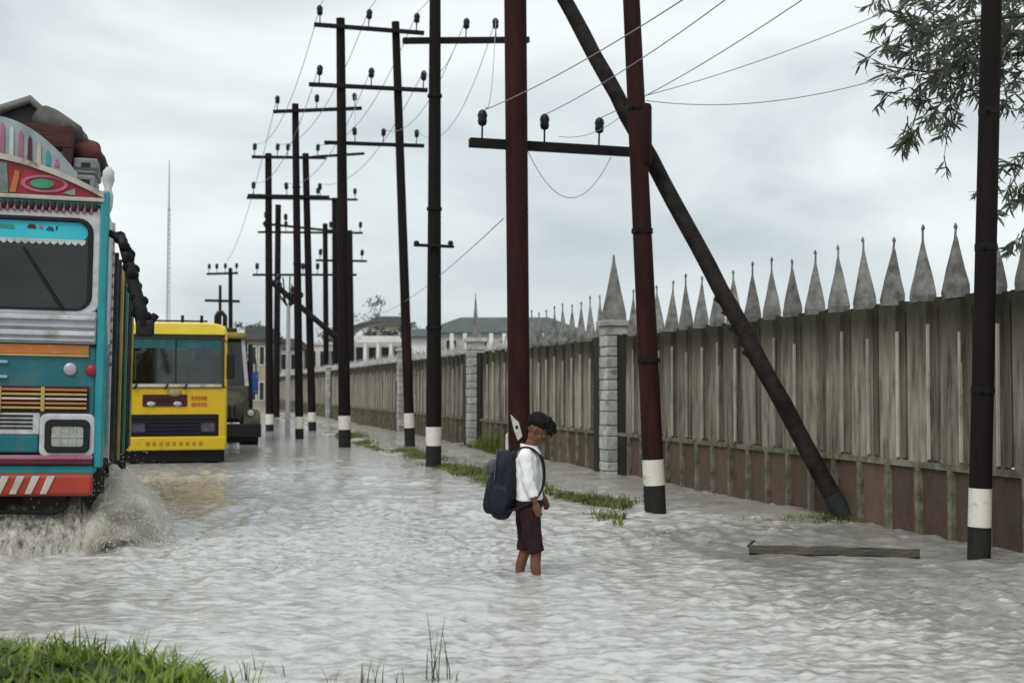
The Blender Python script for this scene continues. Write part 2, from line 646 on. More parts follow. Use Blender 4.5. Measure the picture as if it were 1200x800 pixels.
nu_, nn_ = 420, 60
bv, bf = [], []
us = [9.0 + 71.0 * (i / nu_) ** 1.6 for i in range(nu_ + 1)]
for u in us:
    for j in range(nn_ + 1):
        n = 3.6 + 3.72 * j / nn_
        bv.append(RF(u, n, bank_z(u, n)))
for i in range(nu_):
    for j in range(nn_):
        a = i * (nn_ + 1) + j
        bf.append((a, a + 1, a + nn_ + 2, a + nn_ + 1))
mbk = MB()
mbk.v, mbk.f = bv, bf
M_SILT = mat('wet_silt', (0.36, 0.345, 0.31), (0.24, 0.23, 0.20), rough=0.3, spec=.5, scale=1.6, bump=0.4, bscale=9, spots=(0.11, 0.12, 0.06), spot_scale=1.3, spot_pos=(0.56, 0.68))
mbk.build('silt_bank', M_SILT, smooth=True, kind='structure')

# ---- grassy near bank
def near_z(x, y):
    e = -0.16 + 0.24 * min(1, max(0, (-1.12 - x + (6.7 - y) * 0.75) / 0.9))
    e -= 0.30 * min(1, max(0, (y - 6.75) / 0.9))
    return e + 0.05 * noise.noise(Vector((x * 1.3, y * 1.3, 2)))


bv, bf = [], []
for i in range(61):
    for j in range(41):
        x, y = -6.5 + 7.0 * i / 60, 3.2 + 4.6 * j / 40
        bv.append((x, y, near_z(x, y)))
for i in range(60):
    for j in range(40):
        a = i * 41 + j
        bf.append((a, a + 41, a + 42, a + 1))
nb = MB()
nb.v, nb.f = bv, bf
nb.build('near_bank', mat('bank_soil', (0.05, 0.07, 0.025), (0.03, 0.035, 0.018), rough=0.95, scale=6), smooth=True, kind='structure')


def leaf_mat(name, c, c2, trans=0.35):
    m = mat(name, c, c2, rough=0.5, scale=3.0, spec=0.4, coords='Object')
    t = m.node_tree
    b = t.nodes['Principled BSDF']
    o = t.nodes['Material Output']
    tl = t.nodes.new('ShaderNodeBsdfTranslucent')
    mi = t.nodes.new('ShaderNodeMixShader')
    mi.inputs[0].default_value = trans
    src = b.inputs['Base Color'].links[0].from_socket
    t.links.new(src, tl.inputs['Color'])
    t.links.new(b.outputs[0], mi.inputs[1])
    t.links.new(tl.outputs[0], mi.inputs[2])
    t.links.new(mi.outputs[0], o.inputs['Surface'])
    return m


M_GRASS = leaf_mat('grass_fresh', (0.28, 0.40, 0.05), (0.08, 0.13, 0.022))
M_GRASSD = leaf_mat('grass_bank', (0.20, 0.23, 0.055), (0.05, 0.07, 0.018))


def blade(mb, p, h, wd, az, lean, bend=1.0, seg=3):
    p = Vector(p)
    d = Vector((math.cos(az), math.sin(az), 0))
    s = Vector((-d.y, d.x, 0))
    L, Rr = [], []
    for i in range(seg + 1):
        t = i / seg
        c = p + d * (lean * h * t ** (1 + bend)) + Vector((0, 0, h * (t - 0.25 * lean * t * t)))
        wv = wd * (1 - t) ** 0.7 * 0.5 + 0.0008
        L.append(c - s * wv)
        Rr.append(c + s * wv)
    fs = [(i, seg + 1 + i, seg + 2 + i, i + 1) for i in range(seg)]
    mb.add(L + Rr, fs)


gm = MB()
cnt = 0
while cnt < 6500:
    x, y = random.uniform(-5.2, 0.3), random.uniform(4.6, 7.6)
    z = near_z(x, y)
    if z < -0.03 or (z < 0.02 and random.random() < 0.6):
        continue
    cl = noise.noise(Vector((x * 2.2, y * 2.2, 9)))
    if cl < -0.28:
        continue
    h = random.uniform(0.05, 0.13) * (1 + 0.9 * max(0, cl))
    if random.random() < 0.5:   # broad leaf weed
        blade(gm, (x, y, z - 0.01), h * 0.9, random.uniform(0.02, 0.05), random.uniform(0, 6.28), random.uniform(0.5, 1.5), 0.6)
    else:
        blade(gm, (x, y, z - 0.01), h * 1.25, random.uniform(0.006, 0.013), random.uniform(0, 6.28), random.uniform(0.1, 0.9))
    cnt += 1
gm.build('grass', M_GRASS, kind='stuff', fixn=False)
dg_ = MB()
for q in range(520):
    x, y = random.uniform(-5.0, -.9), random.uniform(4.8, 7.4)
    z = near_z(x, y)
    if z < -.05:
        continue
    blade(dg_, (x, y, z - .01), random.uniform(.06, .2), random.uniform(.004, .02), random.uniform(0, 6.28), random.uniform(.4, 1.7), .5)
dg_.build('dead_grass', leaf_mat('grass_dead', (.22, .19, .09), (.09, .07, .04)), kind='stuff', fixn=False)

bg_ = MB()
cnt = 0
while cnt < 9000:
    u = 12.2 + 30 * random.random() ** 1.5
    n = random.gauss(4.95, 0.26) + 0.25 * math.sin(u * 0.5)
    cl = noise.noise(Vector((u * 0.55, n * 1.3, 4)))
    z = bank_z(u, n)
    if cl < (-.12 if u > 17 else .16) or z < -0.06:
        continue
    h = random.uniform(0.05, 0.16) * (0.75 + 1.3 * cl)
    blade(bg_, RF(u, n, z - 0.01), h, random.uniform(0.008, 0.03), random.uniform(0, 6.28), random.uniform(0.2, 1.3))
    cnt += 1
SB = ground(996, 608)
for k in range(700):
    a, r_ = random.uniform(0, 6.28), abs(random.gauss(0, 0.26))
    blade(bg_, (SB.x - 0.12 + r_ * 1.7 * math.cos(a), SB.y + r_ * 0.7 * math.sin(a), -0.02), random.uniform(0.03, 0.12), random.uniform(0.008, 0.025), random.uniform(0, 6.28), random.uniform(0.3, 1.4))
for k in range(160):
    p = ground(768 + random.gauss(0, 14), 624 + random.gauss(0, 1.5))
    blade(bg_, (p.x, p.y, -0.02), random.uniform(0.02, 0.05), 0.012, random.uniform(0, 6.28), random.uniform(0.6, 1.6))
for k in range(900):     # weeds against the plinth
    u = random.gauss(28.5, 1.6)
    blade(bg_, RF(u, random.uniform(6.85, 7.2), 0.0), random.uniform(0.1, 0.55) * math.exp(-((u - 28.3) / 2.2) ** 2) + 0.05, 0.02, random.uniform(0, 6.28), random.uniform(0.1, 0.6))
bg_.build('bank_grass', M_GRASSD, kind='stuff', fixn=False)

# mound of mud and stones at the foot of the sloping strut
mm = MB()
for k in range(26):
    a, r_ = random.uniform(0, 6.28), abs(random.gauss(0, 0.28))
    s = random.uniform(0.02, 0.06)
    mm.ell((SB.x - 0.15 + 1.5 * r_ * math.cos(a), SB.y + 0.6 * r_ * math.sin(a), 0.0), (s * 1.5, s, s * 0.7), nu=7, nv=5)
mm.build('rubble', mat('mud_stone', (0.25, 0.24, 0.2), (0.1, 0.1, 0.07), rough=0.8, scale=9), smooth=True, kind='stuff')

# thin stems standing in the shallow water near the camera
st = MB()
for (x, y, hh) in ((505, 795, 0.30), (512, 797, 0.42), (516, 795, 0.26), (440, 799, 0.16), (392, 798, 0.12), (420, 800, 0.14), (470, 800, 0.1), (330, 794, 0.12), (305, 790, 0.16), (290, 796, 0.15), (538, 800, 0.1)):
    p = ground(x, y)
    for q in range(4):
        blade(st, (p.x + random.gauss(0, 0.02), p.y + random.gauss(0, 0.02), -0.03), hh * random.uniform(0.5, 1) + 0.03, 0.006, random.uniform(0, 6.28), random.uniform(0.05, 0.5))
st.build('reeds', mat('reed_brown', (0.09, 0.10, 0.05), (0.04, 0.04, 0.025), rough=0.7, scale=9), kind='stuff', fixn=False)

# ================================================================== FENCE
PITCH_F = 0.57
PL_H, TOP_H = 0.72, 2.40
fence = thing('concrete_fence', 'long grey concrete fence with spear topped posts on a red plinth', 'fence', RF(8, FENCE_N, 0), ROT)


def spear_post(k):
    r = random.Random(k)
    mb = MB()
    w2, t2 = 0.165, 0.075
    mb.box(-w2 + r.uniform(-.012, .012), w2 + r.uniform(-.012, .012), -t2, t2, 0, TOP_H - PL_H - 0.075)
    return mb.mesh('post')


def spear_head(k):
    r = random.Random(k + 50)
    mb = MB()
    h = 0.70 + r.uniform(-.05, .03)
    rings = []
    for (w2, t2, z) in ((0.165, 0.077, -0.072), (0.172, 0.085, 0.0), (0.160, 0.083, 0.06), (0.113, 0.062, 0.22), (0.063, 0.038, 0.39), (0.020, 0.018, 0.54), (0.012, 0.012, 0.58), (0.011, 0.011, h - 0.035), (0.021, 0.021, h - 0.01), (0.006, 0.006, h + 0.03)):
        dx = r.uniform(-.008, .008)
        rings.append([(w2 * a + dx, t2 * b, z) for a, b in ((-1, -.55), (0, -1.12), (1, -.55), (1, .55), (0, 1.12), (-1, .55))])
    mb.loft([[Vector(p) for p in r_] for r_ in rings])
    return mb.mesh('spear_head')


def infill(k):
    r = random.Random(k + 90)
    mb = MB()
    top = TOP_H - PL_H - 0.03
    xs = np.linspace(-0.145, 0.145, 6)
    tops = [top + r.uniform(-.05, .03) for _ in xs]
    vs, fs = [], []
    for y in (-0.03, 0.03):
        for x, tz in zip(xs, tops):
            vs += [(x, y, 0.02), (x, y, tz)]
    for i in range(5):
        a = i * 2
        fs += [(a, a + 2, a + 3, a + 1), (a + 12, a + 13, a + 15, a + 14), (a + 1, a + 3, a + 15, a + 13)]
    mb.add(vs, fs)
    # a raised vertical rib as cast in the mould
    mb.box(-0.012, 0.012, -0.05, -0.028, 0.05, top - 0.12)
    return mb.mesh('infill_panel')


def slab(k):
    r = random.Random(k + 130)
    return MB().box(-0.245, 0.245, -0.05 + r.uniform(-.01, .01), 0.05, -0.35, PL_H - 0.06).mesh('plinth_slab')


def with_mat(meshes, m):
    for x in meshes:
        x.materials.append(m)
    return meshes


POSTS = with_mat([spear_post(k) for k in range(5)], M_CONC)
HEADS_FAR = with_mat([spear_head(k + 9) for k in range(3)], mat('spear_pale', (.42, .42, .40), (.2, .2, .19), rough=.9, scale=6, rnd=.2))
HEADS = with_mat([spear_head(k) for k in range(5)], M_SPEAR)
INFS = with_mat([infill(k) for k in range(5)], M_CONCD)
SLABS = with_mat([slab(k) for k in range(4)], M_SLAB)
STRIPS = with_mat([MB().box(-0.008 - .002 * k, 0.008 + .002 * k, -0.088, -0.06, 0.03, TOP_H - PL_H - 0.30 - .05 * k).mesh('edge_strip') for k in range(3)],  # thin pale strips along the post edges
                mat('edge_strip_pale', (0.46, 0.435, 0.37), (0.28, 0.26, 0.22), rough=.9, scale=3.5, stretch=(2, 2, .7), bump=.4, spots=(.08, .08, .06), spot_scale=2.0, spot_pos=(.58, .72), rnd=.25))
PPOST = MB().box(-0.035, 0.035, -0.09, -0.0, -0.35, PL_H - 0.05).mesh('plinth_post')
PPOST.materials.append(M_CAPST)
RAIL = MB().box(-0.285, 0.283, -0.085, 0.10, PL_H - 0.06, PL_H).mesh('rail')
RAIL.materials.append(M_CAPST)
PIERS = (20.9, 31.5, 42.1, 63.3)
u = 8.1
i = 0
while u < 150:
    near_pier = any(abs(u - p) < 0.62 for p in PIERS)
    if not near_pier:
        ly = u - 8   # along the fence is the fence's local Y (away); its face looks along -X
        rot = (0, 0, R(-90) + R(180))
        j = random.random
        inst('post', POSTS[i % 5], fence, (0, ly, PL_H), (0, R(random.uniform(-.7, .7)), rot[2] + R(180)))
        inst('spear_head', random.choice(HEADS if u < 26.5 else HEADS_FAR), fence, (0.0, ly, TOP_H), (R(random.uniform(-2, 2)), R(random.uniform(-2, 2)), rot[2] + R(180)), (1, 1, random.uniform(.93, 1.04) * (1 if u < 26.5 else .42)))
        inst('infill_panel', INFS[(i * 3) % 5], fence, (random.uniform(-.01, .03), ly + PITCH_F / 2, PL_H), (0, 0, rot[2] + R(180)))
        if random.random() < .92:
            inst('edge_strip', STRIPS[i % 3], fence, (0, ly - .165 - random.uniform(.0, .03), PL_H), (0, R(random.uniform(-.5, .5)), rot[2] + R(180)))
        inst('plinth_slab', SLABS[(i * 7) % 4], fence, (0, ly + PITCH_F / 2, 0), (0, 0, rot[2] + R(180)))
        inst('plinth_post', PPOST, fence, (-0.01, ly, 0), (0, 0, rot[2] + R(180)))
        inst('rail', RAIL, fence, (random.uniform(-.006, .006), ly + PITCH_F / 2, 0), (0, R(random.uniform(-.5, .5)), rot[2] + R(180)))
        i += 1
    u += PITCH_F


def pier(u, label, fw=1.0):
    t = thing('gate_pier', label, 'pier', RF(u, FENCE_N - 0.05, 0), ROT, 'stone piers in the concrete fence')
    z = -0.35
    k = 0
    while z < 2.5:
        h = random.uniform(0.16, 0.24)
        mb = MB()
        cut = random.uniform(-0.1, 0.1)
        mb.box(-0.2 + random.uniform(-.012, .006), 0.2, -0.2 + random.uniform(-.01, .006), cut - .006, z + .006, z + h - .006)
        mb2 = MB()
        mb2.box(-0.2 + random.uniform(-.012, .006), 0.2, cut + .006, 0.2, z + .006, z + h - .006)
        mb.build('stone', M_STONE, t, bevel=0.014)
        mb2.build('stone', M_STONE, t, bevel=0.014)
        z += h
    MB().box(-0.185, 0.185, -0.185, 0.185, -0.35, z - 0.02).build('core', M_CONCD, t)
    MB().box(-0.25, 0.25, -0.25, 0.25, z, z + 0.10).build('cap', M_STONE, t, bevel=0.015)
    f = MB()
    f.loft([[Vector((s * a * fw, s * b * fw, zz_)) for a, b in ((-1, -1), (1, -1), (1, 1), (-1, 1))] for s, zz_ in
            ((0.17, z + .10), (0.165, z + 0.22), (0.09, z + 0.66), (0.02, z + 1.12), (0.012, z + 1.24))])
    f.build('finial', M_SPEAR, t)
    # dark openings beside the pier, their shade given as black boxes
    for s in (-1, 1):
        MB().box(-0.17 if s > 0 else -.02, 0.05, s * 0.41 - 0.20, s * 0.41 + 0.20, -0.3, 2.36).build('dark_opening', M_BLACK, t)
    return t


pier(PIERS[0], 'stone block pier with tall pointed finial beside the nearer reddish pole')
pier(PIERS[1], 'weathered stone pier in the fence between the two dark roadside poles', .5)
pier(PIERS[2], 'far stone pier in the fence just behind the black double pole', .5)
pier(PIERS[3], 'distant stone pier far along the fence near the vanishing end', .5)

# ================================================================== POLES
INS_ME = MB().lathe([(0.012, -0.10), (0.012, 0.10), (0.05, 0.12), (0.062, 0.17), (0.055, 0.2), (0.066, 0.24), (0.05, 0.29), (0.02, 0.315)], n=10).mesh('insulator')
INS_ME.materials.append(M_INS)
INS_ME.polygons.foreach_set('use_smooth', [True] * len(INS_ME.polygons))
INS = {}


def pole_parts(t, org, base, top, wb, wt, bands, m, n=14, light=True):
    """a standing pole under thing t; base/top world points; bands: world z of the white band's top and bottom"""
    ax = top - base

    def at(z):
        k = (z - base.z) / (top.z - base.z)
        return base + ax * k - org, (wb + (wt - wb) * max(0, k)) / 2
    zs = [bands[0] + (top.z - bands[0]) * q / 10 for q in range(11)] if bands else [-0.35 + (top.z + 0.35) * q / 10 for q in range(11)]
    mb = MB()
    pr = [at(z) for z in zs]
    mb.tube([p for p, r in pr], [r for p, r in pr], n=n)
    mb.build('shaft', m, t, smooth='auto')
    if bands:
        p0, r0 = at(bands[0])
        p1, r1 = at(bands[1])
        MB().tube([p1, p0], [r1 * 1.03, r0 * 1.03], n=n).build('white_band', M_BAND, t, smooth='auto')
        p2, r2 = at(-0.35)
        MB().tube([p2, p1], [r2 * 1.015, r1 * 1.015], n=n).build('black_base', M_BASE, t, smooth='auto')


def pole_hardware(t, org, base, top, w, zs):
    for z in zs:
        k = (z - base.z) / (top.z - base.z)
        p = base + (top - base) * k - org
        r = w / 2 * (1 - .15 * k)
        MB().lathe([(r * 1.01, -.03), (r * 1.09, -.028), (r * 1.09, .028), (r * 1.01, .03)], c=p, n=14).build('clamp_band', M_STEEL, t, smooth='auto')
        b = MB()
        b.tube([p + Vector((-r * .5, -r * 1.25, 0)), p + Vector((-r * .5, -r * .8, 0))], .018, n=6)
        b.build('bolt', M_STEEL, t)


def arm(t, org, u0, xl, yl, xr, yr, ins, off=-0.14, th=0.05, key=None, ih=1.0, iy=None):
    a, b = on_u(xl, yl, u0 + off) - org, on_u(xr, yr, u0 + off) - org
    d = (b - a).normalized()
    M = Matrix.Translation(a) @ d.to_track_quat('X', 'Z').to_matrix().to_4x4()
    L = (b - a).length
    MB().box(0, L, -th, th, -th, th, M).build('crossarm', M_STEEL, t, bevel=0.008, seg=1)
    pts = []
    for x in ins:
        yy = yl + (yr - yl) * (x - xl) / (xr - xl)
        p = on_u(x, yy, u0 + off) - org
        inst('insulator', INS_ME, t, p + Vector((0, 0, th + 0.06)), (0, R(random.uniform(-4, 4)), 0), (ih, ih, ih))
        pts.append(org + p + Vector((0, 0, th + 0.06 + 0.3 * ih)))
    if key:
        INS[key] = pts
    return t


def simple_pole(label, bx, by, tx, ty, wb, wt, band, m=M_POLED, u0=None, name='utility_pole', group='utility poles along the flooded road'):
    base = ground(bx, by) if u0 is None else on_u(bx, by, u0)
    u0 = uu(base)
    base = Vector((base.x, base.y, -0.35)) if u0 is not None else base
    top = on_u(tx, ty, u0)
    org = Vector((base.x, base.y, 0))
    t = thing(name, label, 'utility pole', org, 0, group)
    bz = [on_u(bx, y, u0).z for y in band] if band else None
    b0 = Vector((base.x, base.y, 0))
    pole_parts(t, org, b0, top, wb, wt, bz, m)
    pole_hardware(t, org, b0, top, wb, [top.z * f for f in (.28, .52, .75)])
    return t, org, u0


# pole standing by the right edge of the picture
simple_pole('tall dark pole with white band standing nearest, under the overhanging leaves', 1147, 655, 1163, -40, 0.19, 0.17, (572, 617), M_POLED)
# the reddish pole crossed by the strut
tB, oB, uB = simple_pole('reddish brown pole with white band crossed by the long sloping strut', 768, 600, 738.5, -30, 0.255, 0.20, (538, 568), M_POLE)
ch = MB()
pc = on_u(752, 158, uB - 0.0)
ch.lathe([(0.113, -0.36), (0.121, -0.33), (0.121, 0.33), (0.113, 0.36)], n=14)
o = ch.build('clamp_sleeve', M_POLE, tB, smooth='auto')
o.location = pc - oB
# thick reddish pole behind the wading boy
U3 = 15.7
b3 = on_u(609, 592, U3)
t3 = thing('utility_pole', 'thick reddish pole rising behind the wading boy, carrying a low crossarm', 'utility pole', Vector((b3.x, b3.y, 0)), 0, 'utility poles along the flooded road')
o3 = Vector((b3.x, b3.y, 0))
pole_parts(t3, o3, o3.copy(), on_u(602.5, -160, U3), 0.275, 0.29, [on_u(609, y, U3).z for y in (540, 566)], M_POLE)
arm(t3, o3, U3, 550, 167, 752, 179, (565, 638, 702), off=0.2, th=0.058, key='P3', ih=1.0)
nt_ = MB()
for (pts) in (((-0.075, 0), (0.03, -0.10), (0.075, -0.27), (0.02, -0.33), (-0.03, -0.2)), ((-0.135, -0.26), (-0.105, -0.22), (-0.10, -0.46), (-0.135, -0.44))):
    nt_.prism([(x, z) for x, z in pts], -0.150, -0.146)
o = nt_.build('torn_notice', mat('notice_paper', (0.62, 0.60, 0.57), (0.40, 0.38, 0.34), rough=0.8, scale=9), t3)
o.location = on_u(605, 485, U3) - o3
dm = MB().prism([(0.005 + 0.02 * math.cos(a), -0.16 + 0.026 * math.sin(a)) for a in np.linspace(0, 6.28, 9)[:-1]], -0.1545, -0.1515)
o = dm.build('printed_mark', M_BASE, t3)
o.location = on_u(605, 485, U3) - o3
# sloping strut
top_s = on_u(601.5, -123, U3)
strut = thing('sloping_strut', 'long dark strut pole leaning from the fence foot up across the reddish pole', 'strut', (SB.x, SB.y, 0))
a0 = Vector((0, 0, -0.1))
a1 = top_s - Vector((SB.x, SB.y, 0)) + ROADY * 0.15
mb = MB()
pp, rr_ = [], []
for q in range(30):
    k = q / 29
    pp.append(a0.lerp(a1, k) + Vector((0.006 * math.sin(q * 1.7), 0, 0.006 * math.cos(q * 2.3))))
    rr_.append((0.104 - 0.010 * k) * (1 + 0.02 * math.sin(q * 2.9)))
mb.tube(pp, rr_, n=12)
M_STRUT = mat('strut_wood', (0.030, 0.024, 0.021), (0.008, 0.007, 0.007), spec=.12, rough=0.85, scale=6, stretch=(1, 1, 1), bump=0.6, bscale=22)
mb.build('shaft', M_STRUT, strut, smooth='auto')
for k, s in ((0.335, 1), (0.315, .8), (0.29, 1.2), (0.27, .9), (0.255, 1.1)):
    p = a0.lerp(a1, k)
    q = Vector((-0.09, 0, -0.04))
    MB().add([p + q + Vector((0, -0.03, 0.05 * s)), p + q + Vector((-0.05 * s, 0, -0.0)), p + q + Vector((0.02, -0.02, -0.06 * s)), p + q + Vector((0, 0.04, 0))], [(0, 1, 2), (0, 3, 1), (1, 3, 2), (0, 2, 3)]).build('peeling_flake', M_STRUT, strut)
MB().tube([a0, a0.lerp(a1, 0.045)], [0.113, 0.111], n=12).build('foot_wrap', mat('foot_teal', (0.02, 0.026, 0.025), rough=0.8, scale=8), strut, smooth='auto')

# dark single pole with the high crossarm
t5, o5, u5 = simple_pole('dark pole left of the boy with long high crossarm and white band', 508, 547, 510, -30, 0.29, 0.21, (500, 522), M_POLED)
arm(t5, o5, u5, 472, 48, 620, 47, (546, 581), off=0.16, th=0.055, key='P5')
arm(t5, o5, u5, 485, 287, 532, 289, (), off=-0.16, th=0.028)
for x in (488, 528):
    p = on_u(x, 286, u5 - 0.16)
    MB().ell(p - o5 + Vector((0, 0, 0.02)), (0.055, 0.05, 0.05), nu=8, nv=6).build('spool', M_INS, t5, smooth=True)

# double pole with three crossarms
b1 = ground(404, 524)
U1 = uu(b1)
o1 = Vector((b1.x, b1.y, 0))
h1 = thing('double_pole', 'tall black double pole with three insulator crossarms, left of the dark single pole', 'utility pole', o1, 0, 'double poles along the fence')
b1b = on_u(480.5, 527, U1)
b1b.z = 0
pole_parts(h1, o1, o1.copy(), on_u(399, 22, U1), 0.31, 0.22, [on_u(404, y, U1).z for y in (487, 503)], M_POLED)
pole_parts(h1, o1, b1b, on_u(463.5, 26, U1), 0.26, 0.20, [on_u(480, y, U1).z for y in (484, 501)], M_POLED)
arm(h1, o1, U1, 368, 29, 497, 39, (375, 432, 488), key='H1A', ih=1.25)
arm(h1, o1, U1, 362, 99, 501, 106, (374, 435, 496), key='H1B', ih=1.25)
arm(h1, o1, U1, 380, 167, 497, 171, (416, 449, 488), off=0.16, th=0.045, key='H1C', ih=1.0)

# single pole with one crossarm
t2, o2, u2 = simple_pole('black pole with one short tilted crossarm, left of the tall double pole', 351, 514, 346, 122, 0.25, 0.20, (488, 502), M_POLED)
arm(t2, o2, u2, 320, 131, 424, 127, (325, 371, 416), key='P2', ih=1.15)

# farther double pole
b4 = ground(316, 505)
U4 = uu(b4)
o4 = Vector((b4.x, b4.y, 0))
h4 = thing('double_pole', 'smaller black double pole with two close crossarms, farthest along the road edge', 'utility pole', o4, 0, 'double poles along the fence')
b4b = on_u(366, 506, U4)
b4b.z = 0
pole_parts(h4, o4, o4.copy(), on_u(314.5, 180, U4), 0.28, 0.23, [on_u(316, y, U4).z for y in (485, 497)], M_POLED)
pole_parts(h4, o4, b4b, on_u(358, 180, U4), 0.28, 0.23, [on_u(366, y, U4).z for y in (483, 494)], M_POLED)
arm(h4, o4, U4, 295, 184, 382, 185, (298, 325, 337, 372), key='H4A', ih=1.2)
arm(h4, o4, U4, 290, 229, 386, 231, (297, 336, 375), key='H4B', ih=1.2)
# arm that runs on to the right at the same height
arm(h4, o4, U4, 366, 184, 427, 180, (), off=0.2, th=0.045)

# poles standing behind the fence
def back_pole(label, x, ytop, xb, n, wid, arms):
    p = on_n(xb, 440, n)
    u0 = uu(p)
    org = Vector((p.x, p.y, 0))
    t = thing('utility_pole', label, 'utility pole', org, 0, 'poles far beyond the fence')
    pole_parts(t, org, org.copy(), on_u(x, ytop, u0), wid, wid * 0.85, None, M_POLED, n=8)
    for k, (xl, yl, xr, yr, ins) in enumerate(arms):
        arm(t, org, u0, xl, yl, xr, yr, ins, key=None, th=0.06, ih=1.7)
    return t


back_pole('thin far pole with two arms, first seen right of the smaller double pole', 381, 262, 383, 8.3, 0.34, [(302, 272, 425, 273, (311, 335, 388, 422))])
back_pole('thin far pole with a slightly sloping arm, behind the tall double pole', 392, 232, 394, 8.6, 0.36, [(289, 232, 419, 234, (372, 416)), (370, 305, 430, 306, (375, 398, 424))])
back_pole('thin far pole seen just right of the black double pole\'s first leg', 410, 270, 413, 9.4, 0.34, [(296, 322, 418, 322, (301, 355, 372))])
back_pole('thin far pole with one crowded arm low behind the far double pole', 326, 240, 324, 5.0, 0.36, [(308, 262, 412, 273, (312, 335))])
# sloping brace between the far poles
pa, pb = on_u(318, 330, U4 - 0.4), on_u(402, 402, U4 - 0.4)
br = MB().tube([Vector((0, 0, 0)), pb - pa], 0.10, n=8)
o = br.build('stay_brace', M_STRUT, None, smooth='auto')
o.location = pa
tag(o, 'short black brace sloping down between the far double pole and tall double pole', 'brace')

# far tower beyond the bus
pf = at_depth(271, 440, 70)
uf = uu(pf)
of = Vector((pf.x, pf.y, 0))
ft = thing('double_pole', 'distant double pole with two crossarms rising behind the yellow bus', 'utility pole', of, 0, 'double poles along the fence')
pole_parts(ft, of, of.copy(), on_u(270, 314, uf), 0.26, 0.22, None, M_POLED, n=8)
pfb = on_u(258, 456, uf)
pfb.z = 0
pole_parts(ft, of, pfb, on_u(258, 334, uf), 0.2, 0.16, None, M_POLED, n=8)
arm(ft, of, uf, 242, 321, 279, 320, (245, 254, 264, 277), th=0.06, ih=1.4)
arm(ft, of, uf, 240, 352, 281, 353, (), th=0.07)
# lattice mast
pm = at_depth(196, 440, 150)
om = Vector((pm.x, pm.y, 0))
mast = thing('radio_mast', 'slender pale lattice mast rising alone into the sky above the bus', 'mast', om)
zt = at_depth(196, 188, 150).z
M_MAST = mat('mast_grey', (0.42, 0.44, 0.46), rough=0.6, scale=3)
mb = MB()
for k in range(3):
    a = k * 2.094
    mb.tube([(0.26 * math.cos(a), 0.26 * math.sin(a), -0.3), (0.14 * math.cos(a), 0.14 * math.sin(a), zt * 0.8)], 0.045, n=5)
mb.build('legs', M_MAST, mast)
mb = MB()
for q in range(40):
    z0, z1 = zt * 0.8 * q / 40, zt * 0.8 * (q + 1) / 40
    for k in range(3):
        a, b = k * 2.094, (k + 1) * 2.094
        r0, r1 = 0.26 - 0.12 * q / 40, 0.26 - 0.12 * (q + 1) / 40
        mb.tube([(r0 * math.cos(a), r0 * math.sin(a), z0), (r1 * math.cos(b), r1 * math.sin(b), z1)], 0.022, n=4)
mb.build('lattice', M_MAST, mast)
MB().tube([(0, 0, zt * 0.8 - 0.2), (0, 0, zt)], [0.11, 0.05], n=6).build('spire', M_MAST, mast)
# street lamp pole among the far poles
pl = ground(337, 512)
lamp = thing('street_lamp', 'pale thin lamp post with a branching dark head among the far poles', 'street lamp', pl)
ul = uu(pl)
zl = on_u(336, 357, ul).z
M_LAMP = mat('lamp_grey', (0.45, 0.46, 0.46), (0.3, 0.3, 0.3), rough=0.6, scale=3)
MB().tube([(0, 0, -.3), (0, 0, zl)], [0.085, 0.06], n=8).build('post', M_LAMP, lamp, smooth='auto')
mb = MB()
for k in range(9):
    a = k * 0.7
    mb.tube([(0, 0, zl - .1), (0.22 * math.cos(a), 0.12 * math.sin(a), zl + 0.12 + 0.05 * (k % 3)), (0.4 * math.cos(a), 0.2 * math.sin(a), zl + 0.25 + .2 * (k % 4))], 0.022, n=5)
mb.build('brackets', M_STEEL, lamp)
for k in range(5):
    a = k * 1.3
    MB().ell((0.38 * math.cos(a), 0.2 * math.sin(a), zl + 0.3 + .18 * (k % 4)), (0.08, 0.07, 0.1), nu=8, nv=6).build('lamp_head', M_INS, lamp, smooth=True)

# ================================================================== WIRES
def wire(a, b, sag, r, label, n=26):
    a, b = Vector(a), Vector(b)
    pts = []
    for i in range(n + 1):
        k = i / n
        p = a.lerp(b, k)
        p.z -= sag * 4 * k * (1 - k)
        pts.append(p - a)
    o = MB().tube(pts, r * .72, n=6).build('power_line', M_WIRE, None, smooth=True)
    o.location = a
    tag(o, label, 'power line', 'power lines strung between the poles')


ORD = ('first', 'middle', 'last', 'extra')
P3 = INS['P3']
for k, (x1, y1) in enumerate(((800, 0), (850, 0), (940, 0))):
    p = P3[k]
    q = on_n(x1, y1, nn(p))
    e = p + (q - p) * 2.6
    sag = 0.42
    kk = 1 / 2.6
    e.z += sag * 4 * kk * (1 - kk) / kk
    wire(p, e, sag, 0.0085, f'power line rising to the upper right from the {ORD[k]} insulator of the low crossarm')
# two slack service wires from the reddish pole to beyond the tree
for k, (x0, y0, x1, y1, sg) in enumerate(((757, 112, 1032, 8, 0.10), (757, 118, 1010, 80, 0.22))):
    a = on_u(x0, y0, uB)
    b = on_u(x1, y1, uB - 2.2)
    e = a + (b - a) * 1.35
    wire(a, e, sg, 0.007, ('upper' if k == 0 else 'lower') + ' slack service wire from the reddish pole towards the hanging leaves')
# loop under the low crossarm
a = on_u(618, 176, U3 + 0.2)
b = on_u(716, 184, U3 + 0.2)
wire(a, b, 0.58, 0.007, 'slack wire loop hanging under the low crossarm between the two reddish poles')
a = on_u(655, 160, U3 + 0.2)
b = on_u(735, 130, U3 - 0.1)
wire(a, b, 0.12, 0.006, 'short jumper wire from low crossarm insulator to the strut crossing')
